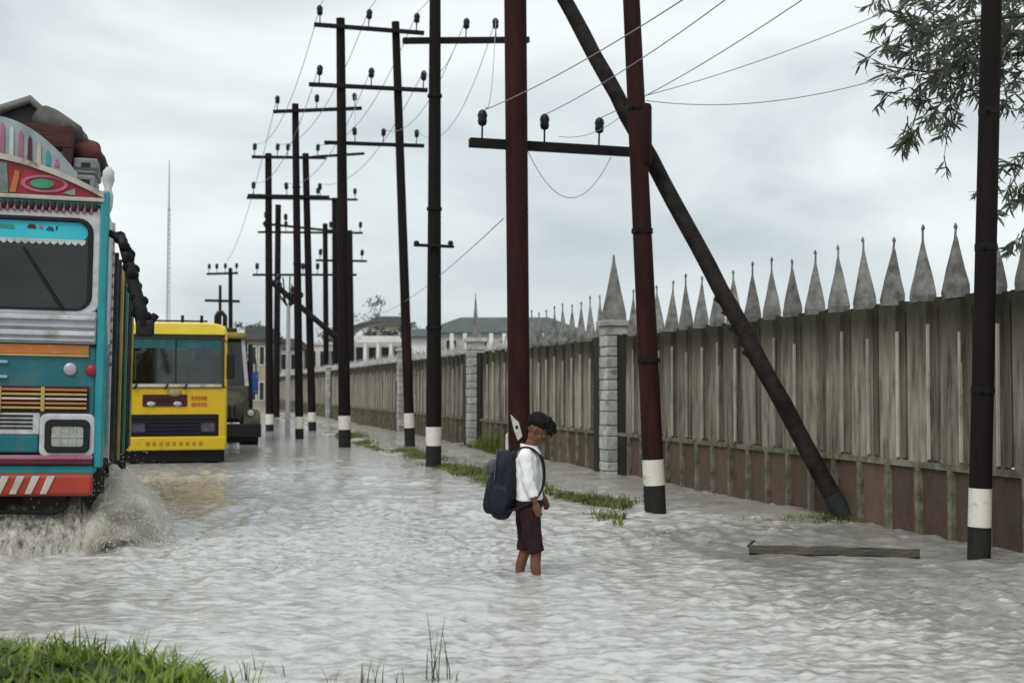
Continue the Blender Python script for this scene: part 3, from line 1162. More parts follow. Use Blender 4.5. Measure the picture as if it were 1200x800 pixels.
# dark pole arm back to double pole and beyond
P5, H1A, H1B, H1C, P2I, H4A, H4B = (INS[k] for k in ('P5', 'H1A', 'H1B', 'H1C', 'P2', 'H4A', 'H4B'))
wire(P5[0], H1C[1], 0.75, 0.009, 'sagging power line from the high crossarm\'s first insulator back to the double pole')
wire(P5[1], H1C[2], 1.0, 0.009, 'sagging power line from the high crossarm\'s last insulator back to the double pole')
for k in range(3):
    wire(H1A[k], H4A[k if k < 2 else 3], 1.0, 0.012, f'power line sagging between the {ORD[k]} insulators of the two double poles\' top arms')
    wire(H1B[k], H4B[k], 0.9, 0.012, f'power line sagging between the {ORD[k]} insulators of the double poles\' second arms')
    q = H1A[k] + (RF(0, 0) - ROADY * 24) + Vector((0, 0, 1.2))
    wire(H1A[k], q, 0.9, 0.010, f'power line from the tall double pole\'s {ORD[k]} top insulator rising out overhead')
wire(H1B[2], P5[0] + Vector((0, 0, 0.02)), 0.5, 0.009, 'power line from the double pole\'s second arm to the high crossarm')
wire(P5[1], P3[0] + ROADY * -0.2, 0.5, 0.009, 'power line dropping from the high crossarm to the low crossarm')
wire(P2I[0], P2I[0] + ROADY * 40 + Vector((0, 0, -1)), 0.8, 0.014, 'thin far power line running on from the short tilted crossarm')
wire(P2I[2], H1C[0], 0.4, 0.010, 'power line from the short tilted crossarm to the double pole\'s lowest arm')
a, b = on_u(590, 256, U3), on_u(541, 320, U1)
wire(a, RF(60, 8.2, 5.0), 0.5, 0.009, 'thin wire running down behind the thick reddish pole toward the building')

# ================================================================== TREE (upper right)
tr = RF(9.2, 9.6, 0)
tree = thing('willow_leaved_tree', 'tree with narrow drooping leaves overhanging the fence at upper right', 'tree', tr)
mbt = MB()
mbt.tube([(0, 0, -.3), (0.05, 0, 1.5), (-0.05, 0.1, 3.4), (-0.1, 0.05, 5.2), (0.05, 0, 7.0)], [0.2, 0.17, 0.14, 0.1, 0.05], n=10)
M_BARK = mat('bark', (0.10, 0.085, 0.07), (0.04, 0.035, 0.03), rough=0.9, scale=9, stretch=(2, 2, .5), bump=0.6)
limbs = MB()
leaves = MB()
LT = tr.copy()


def sprig(c, dirv, nleaf=14, L=0.145):
    dirv = Vector(dirv).normalized()
    tip = c + dirv * 0.22
    limbs.tube([c - LT, tip - LT], [0.006, 0.003], n=4, cap=False)
    for q in range(nleaf):
        k = random.random()
        b = c.lerp(tip, 0.2 + 0.8 * k)
        d = (dirv * 0.7 + Vector((random.gauss(0, .75), random.gauss(0, .75), random.gauss(-.45, .55)))).normalized()
        s = d.cross(Vector((random.gauss(0, 1), random.gauss(0, 1), random.gauss(0, 1)))).normalized()
        nr_ = d.cross(s)
        ll = L * random.uniform(0.7, 1.25)
        wd = random.uniform(0.009, 0.014)
        pts = [b - LT]
        mid = [(0.3, 1.0), (0.65, 0.85)]
        lft = [b - LT + d * ll * t_ + s * wd * w_ - nr_ * 0.02 * t_ * t_ for t_, w_ in mid]
        rgt = [b - LT + d * ll * t_ - s * wd * w_ - nr_ * 0.02 * t_ * t_ for t_, w_ in mid]
        end = b - LT + d * ll - nr_ * 0.03
        leaves.add(pts + lft + rgt + [end], [(0, 3, 1), (1, 3, 4, 2), (2, 4, 5)])


def branch(px_pts, Y, nsp, spread, r0=0.03):
    ws = [at_depth(x, y, Y + dy) for x, y, dy in px_pts]
    limbs.tube([p - LT for p in ws], [r0 * (1 - 0.75 * i / (len(ws) - 1)) for i in range(len(ws))], n=6)
    for q in range(int(nsp * .95)):
        k = random.random() ** 0.8 * (len(ws) - 1)
        i0 = min(int(k), len(ws) - 2)
        c = ws[i0].lerp(ws[i0 + 1], k - i0) + Vector((random.gauss(0, spread), random.gauss(0, spread), random.gauss(0, spread)))
        d = (ws[i0 + 1] - ws[i0]).normalized() + Vector((random.gauss(0, .8), random.gauss(0, .8), random.gauss(-.3, .6)))
        sprig(c, d)


TX, TY = 12.4, 0
hub = [(1290, 60, 0)]
branch([(1300, 20, 0), (1220, 15, 0), (1140, 25, -.2), (1080, 40, -.3), (1045, 15, -.4)], 12.4, 46, 0.16)
branch([(1300, 60, 0), (1215, 60, 0), (1150, 70, .1), (1090, 85, 0), (1040, 78, -.2)], 12.6, 48, 0.12)
branch([(1290, -40, 0), (1200, -30, 0), (1120, -25, 0), (1050, -10, 0)], 12.8, 40, 0.2)
branch([(1160, 70, 0), (1125, 95, 0), (1112, 125, 0), (1108, 140, 0)], 12.4, 12, 0.05, 0.012)
branch([(1100, 82, 0), (1078, 110, 0), (1070, 150, 0)], 12.4, 10, 0.06, 0.012)
branch([(1125, 120, 0), (1110, 160, 0), (1106, 186, 0)], 12.5, 3, 0.03, 0.008)
branch([(1075, 130, 0), (1068, 150, 0), (1066, 158, 0)], 12.3, 6, 0.04, 0.008)
branch([(1300, 100, 0), (1240, 110, 0), (1200, 120, 0), (1185, 105, 0)], 12.2, 22, 0.12)
branch([(1290, 150, 0), (1230, 170, 0), (1200, 190, 0), (1176, 232, 0)], 12.2, 24, 0.09, 0.02)
branch([(1290, 190, 0), (1235, 230, 0), (1205, 255, 0), (1192, 290, 0)], 12.2, 14, 0.08, 0.02)
branch([(1290, 20, 0), (1240, 40, .2), (1190, 40, .2), (1150, 35, .2), (1110, 60, .2)], 13.0, 44, 0.2)
branch([(1300, -20, 0), (1260, 0, .2), (1200, -5, .2), (1160, 5, .2)], 13.0, 30, 0.22)
for x, y in ((1060, 30), (1095, 20), (1130, 40), (1170, 25), (1090, 60), (1120, 75), (1200, 50)):
    branch([(x + 60, y - 30, .2), (x + 25, y - 5, .1), (x, y + 22, 0)], 12.6, 10, 0.08, 0.01)
mbt.build('trunk', M_BARK, tree, smooth=True)
# limbs from trunk to the branch roots
for (x, y, Y) in ((1300, 20, 12.4), (1300, 60, 12.6), (1290, -40, 12.8), (1300, 100, 12.2), (1290, 150, 12.2), (1290, 190, 12.2), (1300, -20, 13.0), (1290, 20, 13.0)):
    e = at_depth(x, y, Y) - LT
    s = Vector((-0.05, 0.05, max(2.0, e.z - 1.0)))
    limbs.tube([s, s.lerp(e, .5) + Vector((0, 0, .15)), e], [0.07, 0.05, 0.03], n=6)
limbs.build('limbs', M_BARK, tree, smooth=True)
M_LEAF = leaf_mat('leaf_grey_green', (0.20, 0.22, 0.16), (0.06, 0.074, 0.05), 0.5)
leaves.build('foliage', M_LEAF, tree, kind='stuff', fixn=False)
# hidden upper crown so that the tree is whole

# ================================================================== PAINTED TRUCK
M_TEAL = mat('truck_teal', (0.014, 0.155, 0.18), (0.008, 0.11, 0.13), rough=0.4, scale=2.5, spots=(0.10, 0.12, 0.11), spot_scale=3.2, spot_pos=(0.5, 0.74), coat=0.2, bump=0.04)
M_TEALL = mat('truck_teal_light', (0.03, 0.30, 0.33), (0.02, 0.22, 0.25), rough=0.45, scale=3, spots=(0.2, 0.25, 0.25), spot_scale=5, spot_pos=(0.6, 0.75))
M_SKYB = mat('visor_blue', (0.03, 0.44, 0.58), (0.05, 0.52, 0.58), rough=0.4, scale=3)
M_WHITE = mat('truck_white', (0.60, 0.61, 0.62), (0.42, 0.43, 0.45), rough=0.45, scale=3, spots=(0.24, 0.22, 0.19), spot_scale=4, spot_pos=(0.5, 0.72))
M_SILV = mat('truck_silver', (0.46, 0.47, 0.50), (0.3, 0.31, 0.34), rough=0.35, metal=0.25, scale=3, spots=(0.2, 0.19, 0.18), spot_scale=4, spot_pos=(0.58, 0.75))
M_ORANGE = mat('truck_orange', (0.50, 0.17, 0.035), (0.36, 0.13, 0.05), rough=0.5, scale=5, spots=(0.42, 0.30, 0.16), spot_scale=4)
M_YEL = mat('truck_yellow', (0.48, 0.36, 0.10), (0.35, 0.25, 0.08), rough=0.5, scale=5)
M_RED = mat('truck_red', (0.36, 0.016, 0.03), (0.20, 0.012, 0.028), rough=0.4, spots=(.16, .05, .06), spot_scale=5, scale=4, coat=0.2)
M_REDB = mat('bumper_red', (0.40, 0.05, 0.028), (0.26, 0.04, 0.022), rough=0.5, scale=4, spots=(0.12, 0.07, 0.05), spot_scale=5, spot_pos=(0.56, 0.7))
M_MAROON = mat('crown_maroon', (0.10, 0.02, 0.03), rough=0.5, scale=6)
M_GREENP = mat('paint_green', (0.05, 0.30, 0.17), rough=0.5, scale=6)
M_PINK = mat('paint_pink', (0.42, 0.15, 0.22), (0.28, 0.10, 0.15), rough=0.6, scale=6, spots=(.3, .2, .2), spot_scale=7)
M_CREAM = mat('paint_cream', (0.55, 0.52, 0.45), (0.36, 0.33, 0.28), rough=0.6, scale=6, spots=(.16, .12, .09), spot_scale=5)
M_LENS = mat('lamp_lens', (0.42, 0.43, 0.38), (0.25, 0.26, 0.23), rough=0.15, scale=14, coat=0.5)
M_TYRE = mat('tyre', (0.014, 0.014, 0.014), (0.024, 0.022, 0.02), rough=0.8, scale=12)
M_CHAS = mat('chassis', (0.02, 0.018, 0.016), (0.035, 0.03, 0.025), rough=0.8, scale=5)
M_BLUE = mat('paint_blue', (0.03, 0.07, 0.25), (0.02, 0.045, 0.16), rough=0.5, scale=5, spots=(0.25, 0.28, 0.36), spot_scale=4, spot_pos=(0.56, 0.7))
G_TRUCK = glass('truck_glass', (0.30, 0.32, 0.34), 0.7)
G_BUS = glass('bus_glass', (0.46, 0.54, 0.54), 0.9)


def wheel(parent, x, y, r=0.5, wd=0.28, z=None, dual=False):
    z = r if z is None else z
    mb = MB()
    rot = Matrix.Translation((x, y, z)) @ Matrix.Rotation(math.pi / 2, 4, 'Y')
    prof = [(r * 0.6, -wd / 2), (r * 0.92, -wd / 2), (r, -wd / 2 + .04), (r, wd / 2 - .04), (r * 0.92, wd / 2), (r * 0.6, wd / 2)]
    rings = [[rot @ Vector((a * math.cos(t), a * math.sin(t), b)) for t in [6.2832 * k / 28 for k in range(28)]] for a, b in prof]
    mb.loft(rings, cap=False)
    tyre = mb.build('tyre', M_TYRE, parent, smooth='auto')
    mb = MB()
    prof = [(0.02, -wd * .25), (r * .2, -wd * .3), (r * .25, -wd * .12), (r * .5, -wd * .2), (r * .6, -wd * .42), (r * .6, wd * .42), (r * .5, wd * .2), (r * .25, wd * .12), (r * .2, wd * .3), (0.02, wd * .25)]
    rings = [[rot @ Vector((a * math.cos(t), a * math.sin(t), b)) for t in [6.2832 * k / 20 for k in range(20)]] for a, b in prof]
    mb.loft(rings)
    mb.build('rim', M_SILV, tyre, smooth='auto')
    # tread blocks
    mb = MB()
    for k in range(30):
        Mx = Matrix.Translation((x, y, z)) @ Matrix.Rotation(6.2832 * k / 30, 4, 'X')
        for s in (-1, 1):
            mb.box(s * wd * .25 - wd * .2, s * wd * .25 + wd * .2, -0.028, 0.028, r - .01, r + .014, Mx)
    mb.build('tread', M_TYRE, tyre)
    return tyre


truck = thing('painted_truck', 'teal and white painted lorry with red crest ploughing through the flood water', 'truck', RF(TR_U, TR_N, -0.25), ROT)
truck.rotation_euler = (0, R(0.9), ROT)


def zz(y):
    return 1.70 - (y - 456) / 130.0


W = 1.045
# lower cab
mb = MB()
mb.box(-W, W, 0.0, 1.75, zz(530), zz(402))
mb.build('cab_body', M_TEAL, truck, bevel=0.05, seg=3)
for s in (-1, 1):
    MB().box(s * (W + .012) - .04, s * (W + .012) + .04, -0.035, 0.10, zz(545), zz(222)).build('corner_strip', M_TEALL, truck, bevel=0.02)
# silver panel with three mouldings under the windscreen
MB().box(-W + .03, W - .03, -0.03, 0.5, zz(402), zz(364)).build('cowl_panel', M_SILV, truck, bevel=0.015)
for yy, th in ((372, .02), (382, .014), (390, .022), (398, .012)):
    MB().box(-W + .04, W - .04, -0.055, -0.028, zz(yy) - th, zz(yy) + th).build('moulding', M_WHITE if th > .015 else M_SILV, truck, bevel=0.008)
# upper cab shell
up = MB()
up.box(-W, W, 0.06, 1.75, zz(248), zz(232))
up.box(-W, W, 1.68, 1.75, zz(402), zz(248))
for s in (-1, 1):
    up.box(s * W - .04 * s - .03, s * W - .04 * s + .03, 0.10, 0.2, zz(402), zz(248))
    up.box(s * W - .04 * s - .03, s * W - .04 * s + .03, 0.95, 1.68, zz(402), zz(248))
up.build('cab_shell', M_WHITE, truck, bevel=0.012)
for s in (-1, 1):
    d = MB().box(s * W - .01, s * W + .015, 0.16, 1.0, zz(530), zz(372)).build('door', M_TEAL, truck, bevel=0.01)
    MB().box(s * W - .005, s * W + .05, 0.82, 0.94, zz(400) - .02, zz(400) + .02).build('handle', M_SILV, d)
    MB().box(s * W - .006, s * W + .006, 0.2, 0.95, zz(364), zz(250)).build('door_window', G_TRUCK, truck)
fo = rrect(-W + .01, W - .01, zz(366), zz(238), 0.10)
fi = rrect(-.955, .955, zz(362), zz(257), 0.13)
MB().ring(fo, fi, -0.02, 0.08).build('windscreen_frame', M_WHITE, truck, bevel=0.015)
MB().ring(rrect(-.968, .968, zz(363.5), zz(255.5), 0.135), rrect(-.922, .922, zz(360), zz(260), 0.105), -0.032, 0.02).build('gasket', M_BLACK, truck, bevel=0.008)
MB().prism(rrect(-.928, .928, zz(361), zz(259), 0.105), 0.004, 0.012).build('windscreen', G_TRUCK, truck)
# blue sun strip along the top of the glass with a scalloped white hem and small painted marks
vs_ = MB().prism(rrect(-.918, .918, zz(283), zz(260.5), 0.085), -0.002, 0.003).build('sun_strip', M_SKYB, truck)
mb = MB()
for q in range(30):
    x = -.90 + 1.80 * (q + .5) / 30
    mb.prism([(x - .031, zz(281)), (x + .031, zz(281)), (x + .026, zz(285)), (x, zz(287.5)), (x - .026, zz(285))], -0.004, 0.001)
mb.build('scalloped_edge', M_WHITE, vs_)
for (x0, x1, y, mm_) in ((.40, .48, 267, M_MAROON), (.50, .54, 267.5, M_PINK), (.56, .63, 269, M_BLUE), (.64, .655, 268, M_BLUE), (.14, .30, 268, M_GREENP), (-.3, -.1, 268, M_MAROON), (-.05, .05, 269, M_BLUE)):
    MB().prism([(x0, zz(y + 2)), (x1, zz(y + 3)), (x1 - .01, zz(y - 2)), (x0 + .02, zz(y - 3))], -0.0055, -0.0022).build('lettering', mm_, vs_)
# interior
MB().box(-.93, .93, 0.14, 0.50, zz(402), zz(368)).build('dashboard', M_DARKIN, truck, bevel=0.03)
for x in (-.55, .5):
    s_ = MB().box(x - .3, x + .3, 1.15, 1.35, zz(430), zz(305)).build('seat', mat('seat_cloth', (0.07, 0.06, 0.055), rough=0.9, scale=12), truck, bevel=0.06)
    MB().box(x - .14, x + .14, 1.17, 1.32, zz(303), zz(285)).build('headrest', M_DARKIN, s_, bevel=0.04)
mb = MB()
cw = Vector((-.45, .62, zz(338)))
ringp = [cw + Matrix.Rotation(R(-35), 3, 'X') @ Vector((.24 * math.cos(a), 0, .24 * math.sin(a))) for a in np.linspace(0, 6.283, 25)]
mb.tube(ringp, .016, n=6, cap=False)
mb.tube([ringp[0], ringp[12]], .014, n=6)
mb.build('steering_wheel', M_BLACK, truck, smooth=True)
MB().tube([(.32, .35, zz(345)), (.28, .36, zz(330)), (.22, .33, zz(318))], [.03, .05, .03], n=8).build('dashboard_ornament', M_CREAM, truck, smooth=True)
MB().box(.44, .56, .40, .48, zz(364), zz(288), Matrix.Rotation(R(0), 4, 'Y')).build('cab_pillar', M_BLACK, truck)
for x, s in ((.30, 1), (-.52, 1)):
    MB().tube([(x + .42 * s, -.05, zz(362)), (x + .24, -.05, zz(325)), (x + .08, -.045, zz(292))], [.016, .014, .011], n=6).build('wiper', M_BLACK, truck)
# front panel details
MB().box(-W + .06, W - .09, -.022, .01, zz(414), zz(403)).build('orange_band', M_ORANGE, truck, bevel=0.004)
MB().box(-W + .06, W - .09, -.026, .01, zz(416.5), zz(414.2)).build('yellow_pinstripe', M_YEL, truck)
bd = MB()
bd.ell((.80, -.012, zz(431)), (.058, .022, .058), nu=18, nv=8)
bd.build('round_badge', M_SILV, truck, smooth=True)
bd = MB()
bd.ell((-.80, -.012, zz(431)), (.058, .022, .058), nu=18, nv=8)
bd.build('round_badge', M_SILV, truck, smooth=True)
for s in (-1, 1):
    MB().ell((s * .985, -.012, zz(432)), (.055, .03, .055), nu=14, nv=8).build('marker_lamp', M_RED, truck, smooth=True)
for y in (424, 441):
    MB().box(-.34, .17 + .11, -.03, 0, zz(y) - .014, zz(y) + .014).build('name_bar', mat('name_bar_blue', (0.22, 0.5, 0.66), rough=0.4, scale=4), truck, bevel=.008)
MB().box(-.06, .06, -.036, 0, zz(440), zz(425)).build('emblem', M_SILV, truck, bevel=.02)
# grille: five slats
MB().box(-.97, .97, -.010, .02, zz(481), zz(451)).build('grille_back', mat('grille_dark', (0.05, 0.028, 0.022), rough=.7, scale=5), truck)
for k in range(5):
    zc = zz(455.2 + k * 5.2)
    MB().box(-.95, .95, -.045, -.008, zc - .010, zc + .010).build('grille_slat', (M_ORANGE, M_YEL, M_CREAM, M_ORANGE, M_YEL)[k], truck, bevel=.004)
for x in (-.6, -.2, .22, .58):
    MB().box(x - .016, x + .016, -.052, -.008, zz(480), zz(452)).build('grille_bar', M_YEL, truck, bevel=.004)
# white lower panel and its dark louvres
MB().box(-.56, .56, -.024, .01, zz(507), zz(481.8)).build('lower_panel', M_WHITE, truck, bevel=.012)
for k in range(4):
    for x0, x1 in ((-.50, -.16), (.19, .50)):
        zc = zz(485.5 + k * 4.6)
        MB().box(x0, x1, -.030, -.022, zc - .009, zc + .009).build('louvre', M_BLACK, truck)
MB().prism([(.10 * math.cos(a) + .0, zz(493) + .075 * math.sin(a)) for a in np.linspace(0, 6.283, 17)[:-1]], -.040, -.02).build('nose_badge', M_BLACK, truck)
MB().box(-.55, .55, -.026, .01, zz(527), zz(507.5)).build('apron_panel', M_TEAL, truck, bevel=.01)
for s in (-1, 1):
    x0, x1 = (.56, 1.025) if s > 0 else (-1.025, -.56)
    hb = MB().prism(rrect(x0, x1, zz(532), zz(482.5), .06), -.036, .01).build('headlight_bezel', M_WHITE, truck, bevel=.012)
    x0, x1 = (.605, .985) if s > 0 else (-.985, -.605)
    hl = MB().ring(rrect(x0, x1, zz(527.5), zz(489), .055), rrect(x0 + .055, x1 - .055, zz(520), zz(497), .025), -.062, -.03).build('headlight', M_BLACK, truck, bevel=.008)
    MB().box(x0 + .05, x1 - .05, -.05, -.038, zz(521), zz(496)).build('lens', M_LENS, hl)
    mb = MB()
    for q in (1, 2, 3):
        xx = x0 + .055 + (x1 - x0 - .11) * q / 4
        mb.box(xx - .005, xx + .005, -.056, -.048, zz(520), zz(497))
    mb.box(x0 + .055, x1 - .055, -.056, -.048, zz(509) - .006, zz(509) + .006)
    mb.build('lens_rib', M_SILV, hl)
# red and pink trim line and step below
MB().box(-W + .01, W - .03, -.05, .12, zz(535.5), zz(530.2)).build('pink_trim', M_PINK, truck, bevel=.01)
MB().box(-W + .01, W - .03, -.055, .12, zz(541), zz(535.8)).build('red_trim', M_MAROON, truck, bevel=.008)
MB().box(-W + .05, W - .02, -.02, .4, zz(553), zz(541.3)).build('valance', M_TEALL, truck, bevel=.02)
# bumper with slanting white stripes in the middle and red ends
bz0, bz1 = zz(576), zz(551)
bp = MB()
sec = lambda y: [(y, bz0), (y - .05, bz0 + .05), (y - .05, bz1 - .05), (y, bz1)]
MB().box(-W + .02, W - .02, -.16, -.02, bz0, bz1).build('bumper', M_REDB, truck, bevel=.035, seg=3)
k = -.66
while k < .62:
    MB().prism([(k, bz0 + .02), (k + .055, bz0 + .02), (k + .125, bz1 - .015), (k + .06, bz1 - .015)], -.172, -.155).build('bumper_stripe', M_CREAM, truck, bevel=.005)
    k += .125
for q in (-1, 1):
    MB().tube([(q * .25, -.08, zz(594)), (q * .72, -.09, zz(595)), (q * .80, -.09, zz(590)), (q * .83, -.08, zz(577))], .02, n=6).build('guard_bar', M_STEEL, truck, smooth=True)
MB().box(-.9, .9, .2, .8, .42, zz(560)).build('front_axle_box', M_CHAS, truck, bevel=.03)
MB().box(-.42, .42, .2, 6.9, .55, .85).build('chassis', M_CHAS, truck)
# hem of dark beads under the crest
mb = MB()
for q in range(34):
    x = -W + .04 + (2 * W - .08) * (q + .5) / 34
    mb.ell((x, -.035, zz(243) + .006 * (q % 2)), (.026, .02, .042), nu=6, nv=5)
mb.build('tassel', M_CHAS, truck, smooth=True, kind='stuff')
mb = MB()
for q in range(33):
    x = -W + .075 + (2 * W - .15) * (q + .5) / 33
    mb.ell((x, -.03, zz(247)), (.018, .014, .028), nu=6, nv=5)
mb.build('bead', M_PINK, truck, smooth=True, kind='stuff')
MB().box(-W - .03, W + .03, -.03, .1, zz(240), zz(236.5)).build('crest_ledge', M_TEAL, truck, bevel=.006)


def crest_top(x):
    return zz(196) + .10 - .30 * (abs(x) / 1.05) ** 1.7 * 1.0 - .02 * abs(x)


xs = np.linspace(-1.05, 1.05, 33)
poly = [(x, crest_top(x) - .055) for x in xs] + [(1.05, zz(236)), (-1.05, zz(236))]
cb = MB().prism([(a, b) for a, b in poly], -.02, .06).build('crest_board', M_RED, truck, bevel=0)
mb = MB()
mb.prism([(x, crest_top(x)) for x in xs] + [(x, crest_top(x) - .05) for x in xs[::-1]], -.05, .08)
mb.build('crest_rail', M_CREAM, truck, bevel=0)
MB().box(-1.055, 1.055, -.045, .05, zz(236), zz(231)).build('crest_base', M_CREAM, truck, bevel=.008)
MB().prism([(-.13, zz(230)), (.24, zz(230)), (.22, crest_top(.2) - .07), (-.13, crest_top(.2) - .05)], -.030, -.018).build('crest_panel', mat('crest_grey', (.2, .24, .23), (.1, .14, .13), rough=.5, scale=9), truck)
for s in (-1, 1):
    oc = .52 * s
    MB().prism([(oc + .10 * math.cos(a), zz(217.5) + .042 * math.sin(a)) for a in np.linspace(0, 6.283, 19)[:-1]], -.034, -.018).build('painted_oval', M_GREENP, truck)
    MB().ring([(oc + .20 * math.cos(a) + .02, zz(217.5) + .078 * math.sin(a)) for a in np.linspace(0, 6.283, 21)[:-1]],
              [(oc + .165 * math.cos(a) + .02, zz(217.5) + .058 * math.sin(a)) for a in np.linspace(0, 6.283, 21)[:-1]], -.031, -.018).build('painted_ring', M_PINK, truck)
    MB().prism([(s * .76, zz(229)), (s * .80, zz(229)), (s * .80, zz(221)), (s * .70, zz(227))], -.031, -.018).build('painted_corner', mat('crest_sage', (.25, .33, .25), rough=.5, scale=9), truck)
    MB().prism([(s * .30, zz(229)), (s * .33, zz(205)), (s * .29, zz(203)), (s * .25, zz(229))], -.031, -.018).build('painted_bar', M_ORANGE, truck)
# higher painted board above the crest
xs2 = np.linspace(-.80, .80, 25)
top2 = lambda x: zz(141) + .03 - .48 * max(0, (abs(x) - .05) / .75) ** 2.0
MB().prism([(x, top2(x)) for x in xs2] + [(.80, zz(206)), (-.80, zz(206))], .14, .20).build('rack_board', mat('rack_board_grey', (.34, .38, .40), (.2, .25, .26), rough=.5, scale=6), truck)
cols = (M_TEALL, M_PINK, M_WHITE, M_PINK, M_MAROON, M_CREAM, M_TEALL, M_PINK, M_WHITE, M_BLUE)
for q in range(19):
    x = -.70 + q * .078
    zt_ = top2(abs(x) + .03) - .03
    zb_ = max(zz(201), zz(193) - .0)
    if zt_ - zb_ < .05:
        continue
    MB().prism([(x - .022, zb_), (x + .020, zb_), (x + .012, zt_ - .05), (x - .004, zt_ - .015), (x - .018, zt_ - .05)], .128, .141).build('painted_petal', cols[q % 10], truck)
# cab roof
MB().box(-W + .02, W - .02, .07, 1.75, zz(236), zz(229)).build('cab_roof', M_WHITE, truck, bevel=.03)
# cargo body
CH = 1.03
M_CARGOD = mat('cargo_dark', (.045, .05, .05), (.02, .022, .025), rough=.7, scale=6, spots=(.12, .08, .05), spot_scale=3)
M_CARGO = mat('cargo_boards', (0.30, 0.20, 0.07), (0.16, 0.11, 0.05), rough=.7, scale=6, spots=(.09, .15, .06), spot_scale=2.5)
for s in (-1, 1):
    for k, (za, zb, mm_) in enumerate(((.95, 1.28, M_BLUE), (1.30, 1.63, M_BLUE), (1.65, 1.98, M_CARGOD), (2.0, 2.33, M_CARGO), (2.35, 2.68, M_YEL), (2.70, 3.03, M_CARGOD))):
        MB().box(s * CH - .025, s * CH + .025, 1.95, 7.2, za, zb).build('side_board', mm_, truck, bevel=.008)
    for k in range(8):
        y = 2.0 + k * .73
        MB().box(s * CH + (.026 if s > 0 else -.07), s * CH + (.07 if s > 0 else -.026), y - .04, y + .04, .9, 3.15).build('side_post', (M_CARGOD, M_CARGOD, M_YEL, M_CARGOD, M_GREENP)[k % 5], truck, bevel=.008)
    # candy striped corner post
    x = s * (CH - .02)
    cp = MB().box(x - .05, x + .05, 1.84, 1.93, .9, 3.45).build('corner_post', M_WHITE, truck, bevel=.01)
    mb = MB()
    for k in range(12):
        z0 = 1.9 + k * .115
        mb.prism([(x - .052, z0), (x + .052, z0 + .06), (x + .052, z0 + .10), (x - .052, z0 + .04)], 1.834, 1.838)
    mb.build('spiral_stripe', M_PINK, cp)
    mb = MB()
    mb.lathe([(.03, 3.15), (.045, 3.2), (.05, 3.3), (.03, 3.36), (.055, 3.44), (.05, 3.52), (.02, 3.56)], c=(s * (W + .03), .06, .17), n=10)
    mb.build('corner_finial', mat('finial_white', (.6, .62, .62), (.4, .42, .42), rough=.5, scale=8), truck, smooth=True)
for za, zb in ((.95, 1.6), (1.62, 2.27), (2.29, 2.98)):
    MB().box(-CH + .04, CH - .04, 1.87, 1.92, za, zb).build('headboard_plank', M_CARGO, truck)
    MB().box(-CH + .04, CH - .04, 7.15, 7.2, za, zb).build('tailboard_plank', M_CARGO, truck)
MB().box(-CH, CH, 1.85, 7.2, .86, .94).build('cargo_floor', M_CHAS, truck)
tk = MB().tube([(CH - .22, 2.6, .72), (CH - .22, 3.6, .72)], .22, n=16).build('fuel_tank', M_BLUE, truck, smooth='auto')
for y in (.95, 5.3):
    for s in (-1, 1):
        wheel(truck, s * .93, y, .48, .27)
        if y > 2:
            wheel(truck, s * .64, y, .48, .26)
        MB().loft([[Vector((s * .93 + q, y + .56 * math.cos(a), .52 + .54 * math.sin(a))) for q in (-.16, .16)] for a in np.linspace(.1, 3.04, 9)], cap=False, close=False).build('mudguard', M_CHAS, truck)
# mirror arm drooping outward with a black hanging plait
ma = MB()
base_m = Vector((W + .02, .10, zz(268)))
pm_ = [base_m, Vector((W + .16, .0, zz(276))), Vector((W + .22, -.05, zz(300))), Vector((W + .28, -.08, zz(330))), Vector((W + .34, -.10, zz(358))), Vector((W + .38, -.10, zz(380)))]
ma.tube(pm_, [.03, .045, .05, .055, .06, .07], n=8)
ra = ma.build('mirror_arm', M_BLACK, truck, smooth=True)
mb = MB()
for q in range(24):
    k = .15 + .85 * q / 24
    i0 = min(int(k * 5), 4)
    p = pm_[i0].lerp(pm_[i0 + 1], k * 5 - i0)
    mb.ell(p + Vector((random.gauss(0, .018), random.gauss(0, .02), random.gauss(0, .01))), (.045 + .02 * k, .045, .05), nu=7, nv=5)
mb.build('hanging_plait', M_HAIR, ra, smooth=False)
MB().box(W + .31, W + .47, -.16, -.10, zz(392), zz(372)).build('mirror', M_BLACK, truck, bevel=.025)
MB().tube([(W + .42, -.12, zz(378)), (W + .48, -.1, zz(366))], [.03, .035], n=8).build('mirror_knob', M_STEEL, truck, smooth=True)

# goods heaped on the cab roof and cargo body (each a thing of its own)
TM = Matrix.Translation(RF(TR_U, TR_N - .085, -0.25)) @ Matrix.Rotation(ROT, 4, 'Z') @ Matrix.Rotation(R(0.9), 4, 'Y')


def on_truck(o):
    o.matrix_world = TM
    return o


def bag(name, c, r, m, label, cat, group=None, d=.035, e=.75, rx=0, ry=0, rz=0):
    mb = MB()
    mb.ell((0, 0, 0), r, nu=26, nv=18, e=e)
    me = mb.mesh(name)
    for v in me.vertices:
        q = v.co * 3.1
        v.co += v.co.normalized() * (noise.noise(q + Vector(c)) * d * 2 + noise.noise(q * 2.7) * d)
    o = link(name, me, m, None, smooth=True)
    o.matrix_world = TM @ Matrix.Translation(c) @ Euler((rx, ry, rz)).to_matrix().to_4x4()
    return tag(o, label, cat, group)


M_TARP = mat('tarp_black', (.035, .037, .04), (.018, .019, .02), rough=.55, scale=4, bump=.5, bscale=8)
M_TARPG = mat('tarp_grey', (.20, .20, .19), (.11, .11, .10), rough=.7, scale=4, bump=.5, bscale=8)
